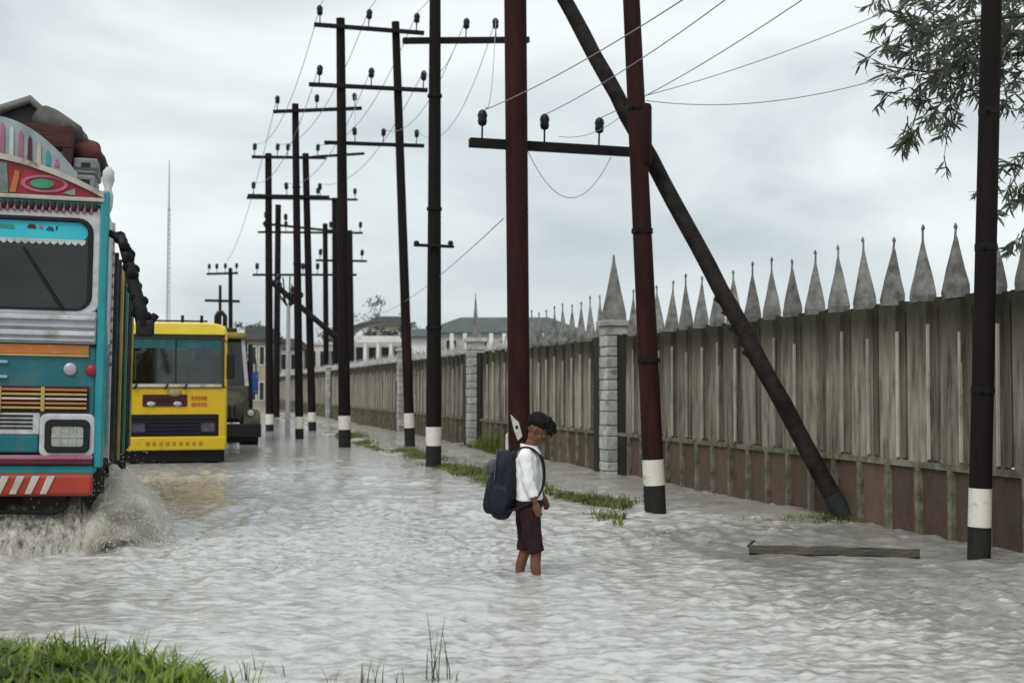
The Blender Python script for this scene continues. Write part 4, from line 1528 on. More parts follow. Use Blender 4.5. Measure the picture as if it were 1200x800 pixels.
# ridge-shaped tarpaulin over the load
mb = MB()
rg = []
for i in range(15):
    y = .75 + 5.0 * i / 14
    row = []
    for j in range(17):
        x = -1.05 + 1.65 * j / 16 
        k = (x - .42)
        zt_ = zz(101) - .62 * abs(k) ** 1.0 * (1.6 if k > 0 else .30) - .10 * (i / 14)
        zt_ += .05 * noise.noise(Vector((x * 3, y * 2, 1))) + .03 * noise.noise(Vector((x * 8, y * 5, 2)))
        row.append(Vector((x + .05 * noise.noise(Vector((x * 4, y * 3, 7))), y, max(zt_, zz(143)))))
    rg.append(row)
vs_ = [p for r_ in rg for p in r_]
fs_ = [(i * 17 + j, i * 17 + j + 1, (i + 1) * 17 + j + 1, (i + 1) * 17 + j) for i in range(14) for j in range(16)]
n0 = len(vs_)
fr = [Vector((p.x, p.y, zz(146))) for p in rg[0]]
mb.add(vs_, fs_)
mb.add(rg[0] + fr, [(j, j + 1, 17 + j + 1, 17 + j) for j in range(16)])
rt = [r_[-1] for r_ in rg]
mb.add(rt + [Vector((p.x, p.y, zz(146))) for p in rt], [(j, j + 1, 15 + j + 1, 15 + j) for j in range(14)])
o = on_truck(mb.build('tarpaulin', M_TARP, None, smooth='auto'))
tag(o, 'black ridged tarpaulin at the very top of the truck load', 'tarpaulin')
mb = MB()
mb.tube([(-.95, .72, zz(121)), (.1, .72, zz(117)), (.40, .72, zz(100)), (.56, .71, zz(118)), (.60, .72, zz(140))], [.05, .05, .045, .035, .02], n=7)
o = on_truck(mb.build('canvas_roll', M_TARPG, None, smooth=True))
tag(o, 'grey rolled canvas edge draped over the ridge of the black tarpaulin', 'canvas')
M_WOODB = mat('box_brown', (.075, .026, .022), (.035, .016, .015), rough=.75, scale=5, stretch=(.6, 1, 3), bump=.4)
bx = thing('wooden_box', 'dark red brown wooden box open below the tarpaulin on the cab roof', 'box')
on_truck(bx)
for (x0, x1, z0, z1, nm) in ((.02, .82, zz(166), zz(140), 'front_rail'), (.74, .82, zz(212), zz(166.4), 'post'), (.02, .10, zz(205), zz(166.4), 'post')):
    MB().box(x0, x1, .30, .36, z0, z1).build(nm, M_WOODB, bx, bevel=.006)
for q in range(5):
    MB().box(.02, .82, .37 + q * .24, .37 + q * .24 + .23, zz(143), zz(140.5)).build('lid_board', M_WOODB, bx)
MB().box(.76, .82, .37, 1.5, zz(228), zz(143.5)).build('end_panel', M_WOODB, bx)
bag('cloth_bundle', (.93, .75, zz(163)), (.14, .26, .13), mat('bundle_rust', (.11, .03, .028), (.05, .016, .016), rough=.85, scale=9), 'rust red cloth bundle tucked beside the brown wooden box', 'bundle', 'bundles on the truck load', rx=.3)
bag('cloth_bundle', (1.02, .8, zz(171)), (.09, .2, .10), M_TARP, 'small black bundle hanging at the outer edge of the truck load', 'bundle', 'bundles on the truck load')
bag('cloth_bundle', (.66, .95, zz(131)), (.26, .4, .13), mat('bundle_grey', (.13, .125, .12), (.06, .06, .058), rough=.85, scale=9), 'grey cloth bundle spilling below the tarpaulin ridge', 'bundle', 'bundles on the truck load', ry=.5)
M_BOXG = mat('crate_grey', (.30, .31, .31), (.18, .19, .19), rough=.8, scale=7, spots=(.08, .09, .09), spot_scale=6)
for (z0, z1, x1, lb) in ((zz(195.5), zz(176), 1.05, 'upper grey carton stacked beside the crest on the truck roof'), (zz(222), zz(196), 1.03, 'lower grey carton beneath another beside the truck crest')):
    t_ = thing('carton', lb, 'carton', group='cartons on the truck roof')
    on_truck(t_)
    MB().box(.83, x1, .35, .95, z0, z1).build('case', M_BOXG, t_, bevel=.02)
    MB().box(.828, x1 + .004, .345, .50, z0 + .04, z0 + .062).build('tape', mat('tape_dark', (.10, .11, .11), rough=.5, scale=6), t_)
    MB().box(.90, .98, .344, .352, z1 - .09, z1 - .045).build('stamp', M_CHAS, t_)

# ================================================================== SPLASH thrown up by the truck
def spray_mat(stretch=(2.3, 2.3, .45), name='spray_water', p0=.27):
    m = bpy.data.materials.new(name)
    m.use_nodes = True
    t = m.node_tree
    b = t.nodes['Principled BSDF']
    b.inputs['Base Color'].default_value = (0.78, 0.75, 0.67, 1)
    b.inputs['Subsurface Weight'].default_value = 0.0
    b.inputs['Roughness'].default_value = 0.45
    co = t.nodes.new('ShaderNodeTexCoord')
    mpn = t.nodes.new('ShaderNodeMapping')
    mpn.inputs['Scale'].default_value = stretch
    n = t.nodes.new('ShaderNodeTexNoise')
    n.inputs['Scale'].default_value = 9
    n.inputs['Detail'].default_value = 9
    n.inputs['Roughness'].default_value = .72
    n.inputs['Distortion'].default_value = .4
    r = t.nodes.new('ShaderNodeValToRGB')
    r.color_ramp.elements[0].position = p0
    r.color_ramp.elements[1].position = p0 + .26
    r.color_ramp.elements[1].color = (.95, .95, .95, 1)
    t.links.new(co.outputs['Object'], mpn.inputs[0])
    t.links.new(mpn.outputs[0], n.inputs['Vector'])
    t.links.new(n.outputs['Fac'], r.inputs['Fac'])
    o_ = t.nodes['Material Output']
    tl = t.nodes.new('ShaderNodeBsdfTranslucent')
    tl.inputs['Color'].default_value = (0.88, 0.85, 0.77, 1)
    m1 = t.nodes.new('ShaderNodeMixShader')
    m1.inputs[0].default_value = 0.5
    tp = t.nodes.new('ShaderNodeBsdfTransparent')
    m2 = t.nodes.new('ShaderNodeMixShader')
    fa_ = t.nodes.new('ShaderNodeAttribute')
    fa_.attribute_name = 'thin'
    fm_ = t.nodes.new('ShaderNodeMath')
    fm_.operation = 'MULTIPLY'
    t.links.new(r.outputs['Color'], fm_.inputs[0])
    t.links.new(fa_.outputs['Fac'], fm_.inputs[1])
    t.links.new(b.outputs[0], m1.inputs[1])
    t.links.new(tl.outputs[0], m1.inputs[2])
    t.links.new(fm_.outputs[0], m2.inputs[0])
    t.links.new(tp.outputs[0], m2.inputs[1])
    t.links.new(m1.outputs[0], m2.inputs[2])
    t.links.new(m2.outputs[0], o_.inputs['Surface'])
    return m


M_SPRAY = spray_mat()
M_STREAK = spray_mat((2.6, 2.6, .35), 'spray_streaks', .40)
M_DROP = mat('spray_drop', (.7, .68, .62), (.58, .56, .5), rough=.3, scale=9)
sm = MB()
THIN = []
for sheet in range(13):
    rsh = random.Random(sheet)
    reach, hgt = rsh.uniform(.35, .80), rsh.uniform(.42, .72)
    u0_ = TR_U - .1 + sheet * .16
    if sheet >= 9:      # low skirts at the front of the spray
        reach, hgt, u0_ = rsh.uniform(.25, .7), rsh.uniform(.18, .40), TR_U - .45 + .13 * (sheet - 9)
    rows = []
    for i in range(15):
        row = []
        for j in range(13):
            k = j / 12
            yl = u0_ + 1.3 * i / 14 + .25 * k
            fade = math.sin(math.pi * min(1, (i + .6) / 14)) ** .5
            n_ = TR_N + .95 + reach * k * (1.0 + .15 * noise.noise(Vector((yl * 2, sheet, 0))))
            h_ = hgt * fade * (4 * k * (1 - k)) ** .8 * (1 + .35 * noise.noise(Vector((yl * 3, k * 2, sheet)))) * (1 - .25 * k) - .02
            p = RF(yl, n_, h_)
            p += Vector((noise.noise(p * 5), noise.noise(p * 5 + Vector((9, 0, 0))), noise.noise(p * 6 + Vector((0, 9, 0))))) * .07
            row.append(p)
            THIN.append(min(1, i / 4, (14 - i) / 5) * min(1, (12 - j) / 5 + .12, j / 2 + .4))
        rows.append(row)
    sm.loft(rows, cap=False, close=False)


def thin_attr(o, vals):
    a_ = o.data.attributes.new('thin', 'FLOAT', 'POINT')
    a_.data.foreach_set('value', np.array(vals, np.float32))


thin_attr(sm.build('splash_spray', M_SPRAY, None, smooth=True, kind='stuff', fixn=False), THIN)
THIN = []
sm = MB()
# curtain falling under the bumper
for sheet in range(3):
    rows = []
    for i in range(40):
        n_ = TR_N - 1.1 + 2.25 * i / 39
        row = []
        for j in range(7):
            k = j / 6
            p = RF(TR_U + .02 + .12 * sheet - .22 * k + .05 * noise.noise(Vector((n_ * 4, k, sheet))), n_ , (.40 + .22 * noise.noise(Vector((n_ * 4, sheet, 3)))) * (1 - k) ** .7 - .02)
            row.append(p)
            THIN.append(min(1, i / 3, (39 - i) / 3) * min(1, k * 2.5 + .0))
        rows.append(row)
    sm.loft(rows, cap=False, close=False)
thin_attr(sm.build('bumper_spray', M_STREAK, None, smooth=True, kind='stuff', fixn=False), THIN)
dm_ = MB()
TET = [Vector((1, 0, 0)), Vector((-.5, .87, 0)), Vector((-.5, -.87, 0))]


def drop(p, d, L, r):
    d = d.normalized()
    a = d.orthogonal().normalized()
    b = d.cross(a)
    vs = [p + d * L, p + a * r, p - a * r * .5 + b * r * .87, p - a * r * .5 - b * r * .87, p - d * L * .6]
    dm_.add(vs, [(0, 1, 2), (0, 2, 3), (0, 3, 1), (4, 2, 1), (4, 3, 2), (4, 1, 3)])


for q in range(2600):
    k = random.random()
    yl = TR_U - .25 + 2.4 * random.random() ** 1.2
    reach = random.uniform(.2, 1.05)
    n_ = TR_N + .95 + reach * k
    hg = random.uniform(.15, .88) * math.sin(math.pi * min(1, max(0, (yl - TR_U + .3) / 2.5))) ** .5
    z = hg * 4 * k * (1 - k) + random.gauss(0, .02)
    dz = hg * (1 - 2 * k) * 4
    drop(RF(yl, n_, max(z, 0)), RF(random.gauss(0, .3), reach, 0) + Vector((0, 0, dz)), random.uniform(.004, .022), random.uniform(.0015, .005))
for q in range(1500):
    n_ = TR_N + random.uniform(-1.15, 1.12)
    z = abs(random.gauss(0, .17))
    if noise.noise(Vector((n_ * 5, z * 1.0, 0))) < -.05 and z > .06:
        continue
    drop(RF(TR_U + random.uniform(-.35, .1), n_, z), Vector((random.gauss(0, .3), -.4, random.gauss(.4, .7))), random.uniform(.005, .022), random.uniform(.0015, .0045))
for q in range(500):   # foam along the waterline of the bus and rear wheels
    drop(RF(TR_U + random.uniform(2, 7), TR_N + 1.2 + abs(random.gauss(0, .12)), abs(random.gauss(0, .05))), Vector((random.gauss(0, 1), random.gauss(0, 1), .6)), random.uniform(.01, .03), random.uniform(.003, .008))
dm_.build('spray_drops', M_DROP, None, kind='stuff', fixn=False)

# ================================================================== YELLOW BUS
M_BUSY = mat('bus_yellow', (0.66, 0.44, 0.012), (0.56, 0.36, 0.012), rough=0.35, scale=3, spots=(.30, .19, .04), spot_scale=3.0, spot_pos=(.52, .75), coat=.25)
M_BUSR = mat('bus_roof_yellow', (0.78, 0.62, 0.06), (0.72, 0.54, 0.05), rough=0.4, scale=3)
pbus = ground(205, 543)
bus = thing('yellow_bus', 'small yellow bus facing the camera behind the painted lorry', 'bus', RF(uu(pbus), nn(pbus), -.25), ROT)
BD = pbus.y


def bz(y):
    return CAM_H - (y - 456) / (1500 / BD) + .25


BW = .985
MB().box(-BW, BW, 0, 6.2, bz(527), bz(453)).build('body', M_BUSY, bus, bevel=.05, seg=3)
ub = MB()
ub.box(-BW + .02, BW - .02, .35, 6.2, bz(394), bz(380))
ub.box(-BW + .02, BW - .02, 6.1, 6.2, bz(453), bz(436))
for s in (-1, 1):
    for y in (.06, 1.5, 2.6, 3.7, 4.8, 6.0):
        ub.box(s * (BW - .03) - .03, s * (BW - .03) + .03, y, y + .12, bz(453), bz(394))
ub.build('upper_body', M_BUSY, bus, bevel=.01)
# rounded roof
rr_ = []
for y, s_, dz in ((-.06, .93, -.03), (.02, .98, 0), (.5, 1, .02), (6.0, 1, .02), (6.2, .97, 0)):
    ring = []
    for a in np.linspace(0, math.pi, 13):
        ring.append(Vector((-(BW + .01) * s_ * math.copysign(abs(math.cos(a)) ** .35, math.cos(a)), y, bz(391.5) + (bz(377.5) - bz(391.5) + dz) * math.sin(a) ** .55)))
    rr_.append(ring)
MB().loft(rr_).build('roof', M_BUSR, bus, smooth='auto')
MB().ring(rrect(-BW + .01, BW - .01, bz(454), bz(391), .07), rrect(-.89, .86, bz(449), bz(397), .08), -.02, .07).build('windscreen_frame', mat('bus_frame_dark', (.05, .05, .035), rough=.5, scale=4), bus, bevel=.012)
for s in (-1, 1):
    MB().box(s * .955 - .022, s * .955 + .022, -.034, .05, bz(453), bz(392)).build('corner_pillar', M_BUSY, bus, bevel=.01)
MB().prism(rrect(-.90, .87, bz(450), bz(396), .07), .012, .02).build('windscreen', G_BUS, bus)
MB().box(-.015, .015, -.005, .022, bz(449), bz(397)).build('windscreen_divider', M_BLACK, bus)
MB().prism(rrect(-.88, .85, bz(408), bz(397), .05), .002, .008).build('sun_strip', mat('bus_visor', (.03, .13, .13), (.015, .07, .075), rough=.4, scale=5), bus)
MB().box(-.9, .88, -.04, .01, bz(453.5), bz(450)).build('wiper_sill', M_CREAM, bus, bevel=.008)
MB().box(-.86, .84, .2, .6, bz(462), bz(446)).build('dashboard', M_DARKIN, bus, bevel=.03)
for r_ in range(5):
    for x in (-.62, -.2, .42, .78):
        MB().box(x - .17, x + .13, 1.2 + r_ * .95, 1.33 + r_ * .95, bz(470), bz(428 + (r_ == 0) * 4)).build('seat', mat('bus_seat', (.08, .075, .10), rough=.9, scale=9), bus, bevel=.05)
MB().tube([Vector((.45, .5, bz(440))) + Matrix.Rotation(R(-30), 3, 'X') @ Vector((.19 * math.cos(a), 0, .19 * math.sin(a))) for a in np.linspace(0, 6.283, 21)], .015, n=6).build('steering_wheel', M_BLACK, bus)
MB().box(-BW + .05, BW - .05, 6.14, 6.15, bz(436), bz(395)).build('rear_window', G_BUS, bus)
for x, y, hh, mm_ in ((-.55, 1.1, 424, M_PINK), (-.15, 1.15, 421, M_CREAM), (.45, .75, 420, M_WHITE), (-.6, 2.1, 417, M_BLUE), (.75, 2.2, 418, M_MAROON)):  # passengers added as light shapes for the bright reflections in the windscreen
    pa_ = MB()
    pa_.ell((x, y, bz(hh + 16)), (.20, .13, .30), nu=14, nv=10, e=.8)
    pa_ = pa_.build('passenger_jacket', mm_, bus, smooth=True)
    MB().ell((x, y, bz(hh - 1)), (.085, .095, .115), nu=12, nv=9).build('passenger_head', M_SKIN, pa_, smooth=True)
    MB().ell((x, y + .02, bz(hh - 3)), (.09, .095, .10), nu=12, nv=9).build('passenger_hair', M_HAIR, pa_, smooth=True)
for k in range(7):  # fringe, sign, cloth and bottle added to stand for bright windscreen reflections
    MB().box(-.82 + k * .26, -.82 + k * .26 + random.uniform(.05, .16), .03, .04, bz(411.5), bz(408)).build('glint_fringe', (M_CREAM, M_PINK, M_SKYB, M_WHITE)[k % 4], bus)
MB().box(-.45, -.35, .15, .18, bz(432), bz(408)).build('glint_sign', M_CREAM, bus, bevel=.01)
MB().box(-.03, .06, .12, .16, bz(440), bz(420)).build('glint_cloth', M_CREAM, bus, bevel=.01)
MB().box(.56, .66, .3, .4, bz(448), bz(418)).build('glint_bottle', mat('glint_blue', (.05, .4, .5), rough=.3, scale=4), bus, bevel=.03)
for s in (-1, 1):
    for k in range(5):
        y0 = (.18, 1.62, 2.72, 3.82, 4.92)[k]
        MB().box(s * (BW - .02) - .006, s * (BW - .02) + .006, y0, y0 + (1.3 if k == 0 else .98), bz(450), bz(396)).build('side_window', G_BUS, bus)
# front panel
MB().box(-.62, .22, -.022, .01, bz(476), bz(462)).build('emblem_plate', mat('plate_dark', (.06, .012, .012), rough=.4, scale=7), bus, bevel=.01)
for x in (-.46, .04):
    MB().ell((x, -.024, bz(473)), (.085, .022, .045), nu=12, nv=8).build('round_lamp', M_SILV, bus, smooth=True)
MB().box(-.34, -.10, -.03, -.018, bz(471), bz(466)).build('emblem_bar', M_BLACK, bus, bevel=.008)
MB().ell((-.02, -.01, bz(460)), (.13, .03, .075), nu=14, nv=8).build('round_emblem', mat('emblem_grey', (.34, .29, .16), rough=.35, scale=6), bus, smooth=True)
lm = mat('letter_orange', (.50, .13, .02), rough=.5, scale=6)
for y in (466, 473.5):
    for q in range(5):
        MB().box(.30 + q * .064, .30 + q * .064 + random.uniform(.035, .055), -.014, -.0, bz(y) - .035, bz(y) + .035).build('lettering', lm, bus)
for x in (-.78, -.20, .16):
    MB().tube([(x, -.05, bz(456)), (x + .05, -.05, bz(450))], .018, n=6).build('wiper_pivot', M_BLACK, bus)
for x, y in ((-.86, 465), (-.86, 475)):
    MB().ell((x, -.01, bz(y)), (.03, .02, .04), nu=8, nv=6).build('marker_lamp', M_BLACK, bus, smooth=True)
MB().box(-.90, .83, -.006, .05, bz(511), bz(485)).build('grille', mat('grille_navy', (.006, .005, .010), rough=.5, scale=5), bus, bevel=.012)
for k in range(5):
    zc = bz(489 + k * 4.6)
    MB().box(-.86, .79, -.022, -.002, zc - .012, zc + .012).build('grille_slat', M_BLACK if k % 2 else mat('slat_navy', (.016, .013, .035), rough=.5, scale=5), bus)
for s in (-1, 1):
    x = .62 if s > 0 else -.70
    hl = MB().ring(rrect(x - .16, x + .16, bz(507), bz(494), .03), rrect(x - .13, x + .13, bz(505.5), bz(495.5), .02), -.036, -.004).build('headlight', M_BLACK, bus)
    MB().box(x - .14, x + .14, -.026, -.012, bz(506), bz(495)).build('lens', mat('bus_lens', (.11, .10, .15), (.04, .04, .06), rough=.15, scale=12), hl)
MB().box(-1.0, .97, -.07, .1, bz(527), bz(511.5)).build('bumper', M_BUSY, bus, bevel=.025, seg=3)
for k in range(9):
    MB().box(-.55 + k * .125, -.55 + k * .125 + random.uniform(.06, .1), -.078, -.066, bz(521.5), bz(517)).build('lettering', mat('letter_ochre', (.42, .22, .02), rough=.5, scale=6), bus)
MB().box(-.9, .9, .1, 6.0, .28, bz(527)).build('underbody', M_BLACK, bus)
for y in (1.0, 4.7):
    for s in (-1, 1):
        wheel(bus, s * .84, y, .42, .24)
for s, x in ((-1, -1.02), (1, 1.03)):
    mb = MB()
    mb.tube([(s * .93, -.02, bz(398)), (x + s * .03, -.16, bz(405)), (x + s * .03, -.18, bz(420))], .014, n=6)
    mr_ = mb.build('mirror_arm', M_BLACK, bus)
    MB().box(x - .07, x + .09, -.22, -.16, bz(444 if s > 0 else 436), bz(414 if s > 0 else 410)).build('mirror', M_BLACK, mr_, bevel=.03)
# roof fittings
mb = MB()
for x in (-.62, .12, .5):
    mb.box(x - .03, x + .03, .9, 1.0, bz(378), bz(366))
mb.box(-.7, .62, .92, .98, bz(374), bz(372))
mb.build('roof_rack', M_STEEL, bus, bevel=.008)
mb = MB()
mb.tube([(.78, .5, bz(379)), (.78, .5, bz(368)), (.82, .5, bz(364)), (.89, .5, bz(363.5)), (.95, .5, bz(368)), (.95, .5, bz(383))], .045, n=8)
mb.build('roof_hoop', M_BLACK, bus, smooth=True)

# ================================================================== OLD BONNETED LORRY behind the bus
M_OLIVE = mat('lorry_olive', (.085, .08, .055), (.04, .038, .028), rough=.55, scale=4, spots=(.05, .04, .03), spot_scale=4)
pl2 = ground(258, 521)
lor = thing('bonneted_lorry', 'old olive lorry with dark bonnet half hidden behind the yellow bus', 'truck', RF(uu(pl2), nn(pl2), -.25), ROT)
LD = pl2.y


def lz(y):
    return CAM_H - (y - 456) / (1500 / LD) + .25


mb = MB()
hw = []
for y, wd, z0, z1 in ((0, .42, lz(490), lz(474)), (.15, .55, lz(495), lz(464)), (.9, .66, lz(495), lz(460)), (1.5, .80, lz(495), lz(457))):
    hw.append([Vector((wd * a, y, z0 + (z1 - z0) * b)) for a, b in ((-1, 0), (-1, .75), (-.8, .95), (0, 1.0), (.8, .95), (1, .75), (1, 0))])
mb.loft(hw)
mb.build('bonnet', M_OLIVE, lor, smooth='auto')
mb = MB()
for k in range(7):
    mb.box(-.36 + k * .12 - .02, -.36 + k * .12 + .02, -.04, .02, lz(494), lz(474))
mb.build('grille', M_STEEL, lor)
for s in (-1, 1):
    mb = MB()
    rings = []
    for a in np.linspace(-.2, 3.0, 10):
        y, z = .75 + .66 * math.cos(a), .55 + .62 * math.sin(a)
        rings.append([Vector((s * .60, y, z)), Vector((s * 1.0, y, z)), Vector((s * 1.05, y, z - .08)), Vector((s * .6, y, z - .08))])
    mb.loft(rings)
    mb.build('fender', M_OLIVE, lor, smooth='auto')
    mb = MB()
    mb.ell((s * .78, -.02, lz(484)), (.12, .10, .12), nu=14, nv=10)
    hl = mb.build('headlight', M_BLACK, lor, smooth=True)
    mb = MB()
    mb.ell((s * .78, -.10, lz(484)), (.09, .03, .09), nu=14, nv=8)
    mb.build('lens', M_LENS, hl, smooth=True)
    wheel(lor, s * .86, .75, .50, .28)
    wheel(lor, s * .86, 4.6, .50, .28)
MB().box(-1.06, 1.04, -.28, -.14, lz(512), lz(496)).build('bumper', M_BLACK, lor, bevel=.03)
MB().box(-.98, .98, -.1, .3, .3, lz(500)).build('radiator_guard', M_BLACK, lor, bevel=.03)
MB().box(-.82, .82, 1.5, 2.9, lz(495), lz(452)).build('cab_body', M_OLIVE, lor, bevel=.05)
cabp = MB()
for s in (-1, 1):
    cabp.add([Vector((s * .80, 1.5, lz(452))), Vector((s * .70, 1.5, lz(452))), Vector((s * .60, 1.75, lz(394))), Vector((s * .70, 1.75, lz(394))),
              Vector((s * .80, 1.62, lz(452))), Vector((s * .70, 1.62, lz(452))), Vector((s * .60, 1.87, lz(394))), Vector((s * .70, 1.87, lz(394)))],
             [(0, 1, 2, 3), (4, 7, 6, 5), (0, 4, 5, 1), (3, 2, 6, 7), (0, 3, 7, 4), (1, 5, 6, 2)])
cabp.build('windscreen_pillar', M_SILV, lor)
MB().add([Vector((-.7, 1.56, lz(452))), Vector((.7, 1.56, lz(452))), Vector((.6, 1.81, lz(394))), Vector((-.6, 1.81, lz(394)))], [(0, 1, 2, 3)]).build('windscreen', G_TRUCK, lor)
MB().box(-.78, .78, 2.84, 2.9, lz(452), lz(394)).build('cab_back', M_OLIVE, lor)
for s in (-1, 1):
    MB().box(s * .77 - .02, s * .77 + .02, 2.4, 2.84, lz(452), lz(394)).build('cab_side', M_OLIVE, lor)
MB().box(-.74, .74, 1.55, 2.9, lz(394), lz(386)).build('roof', mat('lorry_roof_ochre', (.30, .22, .05), (.2, .15, .05), rough=.5, scale=5), lor, bevel=.06, seg=3)
MB().box(-.5, .5, 1.9, 2.5, lz(386), lz(380)).build('roof_load', M_CHAS, lor, bevel=.03)
MB().box(-1.0, 1.0, 3.0, 7.0, .9, lz(420)).build('cargo_body', M_CHAS, lor, bevel=.02)
mb = MB()
mb.tube([(.76, 1.6, lz(415)), (.98, 1.5, lz(418)), (1.0, 1.48, lz(440))], .02, n=6)
mr_ = mb.build('mirror_arm', M_BLACK, lor)
MB().box(.90, 1.06, 1.44, 1.5, lz(462), lz(434)).build('mirror', M_BLUE, mr_, bevel=.03)
MB().box(.82, .90, 1.5, 2.4, lz(470), lz(400)).build('door', M_BLACK, lor, bevel=.02)

# ================================================================== PEOPLE
def hand(mb, wrist, d, palm_n, s=1.0, curl=.5, side=1):
    """palm box with four fingers and a thumb; d: direction of the fingers, palm_n: normal out of the palm"""
    d = Vector(d).normalized()
    pn = Vector(palm_n)
    pn = (pn - d * pn.dot(d)).normalized()
    sd_ = d.cross(pn) * side
    wrist = Vector(wrist)
    pc_ = wrist + d * .038 * s
    Mh = Matrix((sd_, pn, d)).transposed()
    mb.ell(pc_, (.034 * s, .015 * s, .045 * s), Mh, nu=12, nv=8, e=.8)
    for k, (o_, L) in enumerate(((-.024, .052), (-.008, .062), (.008, .058), (.023, .045))):
        p = pc_ + sd_ * o_ * s + d * .036 * s
        pts = [p - d * .02 * s]
        a = 0.1
        q = p
        for seg in range(3):
            dirn = d * math.cos(a) + pn * math.sin(a)
            q = q + dirn * L * s * (.42, .33, .25)[seg]
            pts.append(q)
            a += curl * (.8 + .12 * k)
        mb.tube(pts, [.0095 * s, .009 * s, .0082 * s, .0065 * s], n=7)
    p = pc_ - sd_ * .028 * s - d * .012 * s
    mb.tube([p + sd_ * .012 * s, p - sd_ * .012 * s + d * .018 * s + pn * .008 * s, p - sd_ * .014 * s + d * .045 * s + pn * .022 * s], [.0115 * s, .010 * s, .0075 * s], n=7)


def head(mb, c, tilt, s=1.0, yaw=0.0):
    """head facing local +X, tilted forward by tilt; returns its matrix"""
    Mh = Matrix.Rotation(yaw, 3, 'Z') @ Matrix.Rotation(tilt, 3, 'Y')
    c = Vector(c)
    P = lambda x, y, z: c + Mh @ Vector((x * s, y * s, z * s))
    mb.ell(P(-.01, 0, .025), (.092 * s, .072 * s, .085 * s), Mh, nu=20, nv=14)      # cranium
    mb.ell(P(.022, 0, -.045), (.060 * s, .054 * s, .066 * s), Mh, nu=16, nv=12)      # face
    mb.ell(P(.040, 0, -.092), (.028 * s, .026 * s, .020 * s), Mh, nu=10, nv=8)       # chin
    mb.ell(P(.070, 0, .018), (.020 * s, .050 * s, .014 * s), Mh, nu=10, nv=8)        # brow
    mb.tube([P(.078, 0, .005), P(.093, 0, -.022), P(.099, 0, -.036), P(.080, 0, -.046)], [.008 * s, .010 * s, .014 * s, .010 * s], n=8)
    for y in (-1, 1):
        mb.ell(P(.090, y * .011, -.040), (.009 * s, .008 * s, .008 * s), Mh, nu=8, nv=6)
        mb.ell(P(.048, y * .040, -.032), (.026 * s, .018 * s, .022 * s), Mh, nu=10, nv=8)   # cheek
        E = Mh @ Matrix.Rotation(y * -.35, 3, 'Z')
        mb.ell(P(-.012, y * .074, -.018), (.018 * s, .008 * s, .030 * s), E, nu=10, nv=8)   # ear
    mb.ell(P(.078, 0, -.062), (.012 * s, .024 * s, .0065 * s), Mh, nu=10, nv=6)      # upper lip
    mb.ell(P(.075, 0, -.073), (.012 * s, .020 * s, .0065 * s), Mh, nu=10, nv=6)      # lower lip
    return Mh, P


M_EYEW = mat('eye_white', (.3, .28, .26), rough=.2, scale=4)
M_EYED = mat('eye_dark', (.01, .008, .007), rough=.15, scale=4)
M_SHIRT = mat('shirt_white', (.80, .80, .79), (.72, .72, .72), rough=.85, scale=8, bump=.25, bscale=22)
M_SHORT = mat('shorts_maroon', (.034, .009, .013), (.010, .006, .008), rough=.9, scale=5, bump=.3, bscale=30)
M_NAVY = mat('backpack_navy', (.012, .014, .026), (.006, .007, .013), rough=.7, scale=9, bump=.4, bscale=40)
M_NAVYG = mat('backpack_grey', (.10, .105, .13), (.04, .042, .055), rough=.7, scale=14, bump=.3)

# --- the wading schoolboy; local +X is where he faces
boy = thing('person', 'schoolboy in white shirt and dark shorts wading with a bowed head', 'person', (BOY.x, BOY.y, -.22), R(-4))
Z0 = .22


def B(x, y, z):
    return Vector((x, y, z + Z0))


mb = MB()
mb.tube([B(-.03, 0, .50), B(-.025, 0, .60), B(-.015, 0, .72), B(-.02, 0, .84), B(-.03, 0, .93), B(-.02, 0, .985)], [.10, .10, .092, .10, .095, .055], n=16, sx=1.0, sy=1.0)
mb.tube([B(-.02, 0, .96), B(.0, 0, 1.01), B(.025, 0, 1.07)], [.047, .044, .044], n=12)
mb.tube([B(-.035, -.145, .925), B(-.03, 0, .945), B(-.035, .145, .925)], [.045, .06, .045], n=12)
# near arm hangs a little forward
sh, el, wr = B(-.03, -.145, .925), B(-.012, -.178, .735), B(.045, -.168, .570)
mb.tube([sh, sh.lerp(el, .4), el, el.lerp(wr, .35), wr], [.043, .040, .032, .031, .022], n=12)
hand(mb, wr, (.30, .02, -.95), (.2, 1.0, 0), .92, .42, side=1)
sh2, el2, wr2 = B(-.03, .145, .925), B(.01, .175, .745), B(.085, .15, .60)
mb.tube([sh2, sh2.lerp(el2, .4), el2, el2.lerp(wr2, .35), wr2], [.043, .040, .032, .031, .022], n=12)
hand(mb, wr2, (.4, -.05, -.9), (-.2, -1.0, 0), .92, .5, side=-1)
# legs
LEGS = ((B(-.01, -.07, .52), B(.045, -.075, .185), B(.065, -.075, -.145), .15), (B(-.03, .07, .52), B(-.045, .07, .185), B(-.115, .075, -.135), .15))
for hp, kn, an, ft_ in LEGS:
    mid = kn.lerp(an, .35) + Vector((-.012, 0, 0))
    mb.tube([hp, hp.lerp(kn, .5), kn, mid, an.lerp(kn, .2), an], [.084, .064, .044, .042, .030, .028], n=14)
    mb.ell(an + Vector((.05, 0, -.04)), (.10, .036, .028), nu=14, nv=8)
    mb.ell(an + Vector((-.025, 0, -.03)), (.036, .032, .036), nu=10, nv=8)
    for q in range(5):
        mb.ell(an + Vector((.145 - .006 * q * q * .5, (q - 2) * .015, -.05)), (.016, .009, .012), nu=8, nv=6)
HC = B(.058, 0, 1.135)
Mh, HP = head(mb, HC, R(42), 1.06)
fuse(mb, 'body', M_SKIN, boy, voxel=.0055, smooth=3)
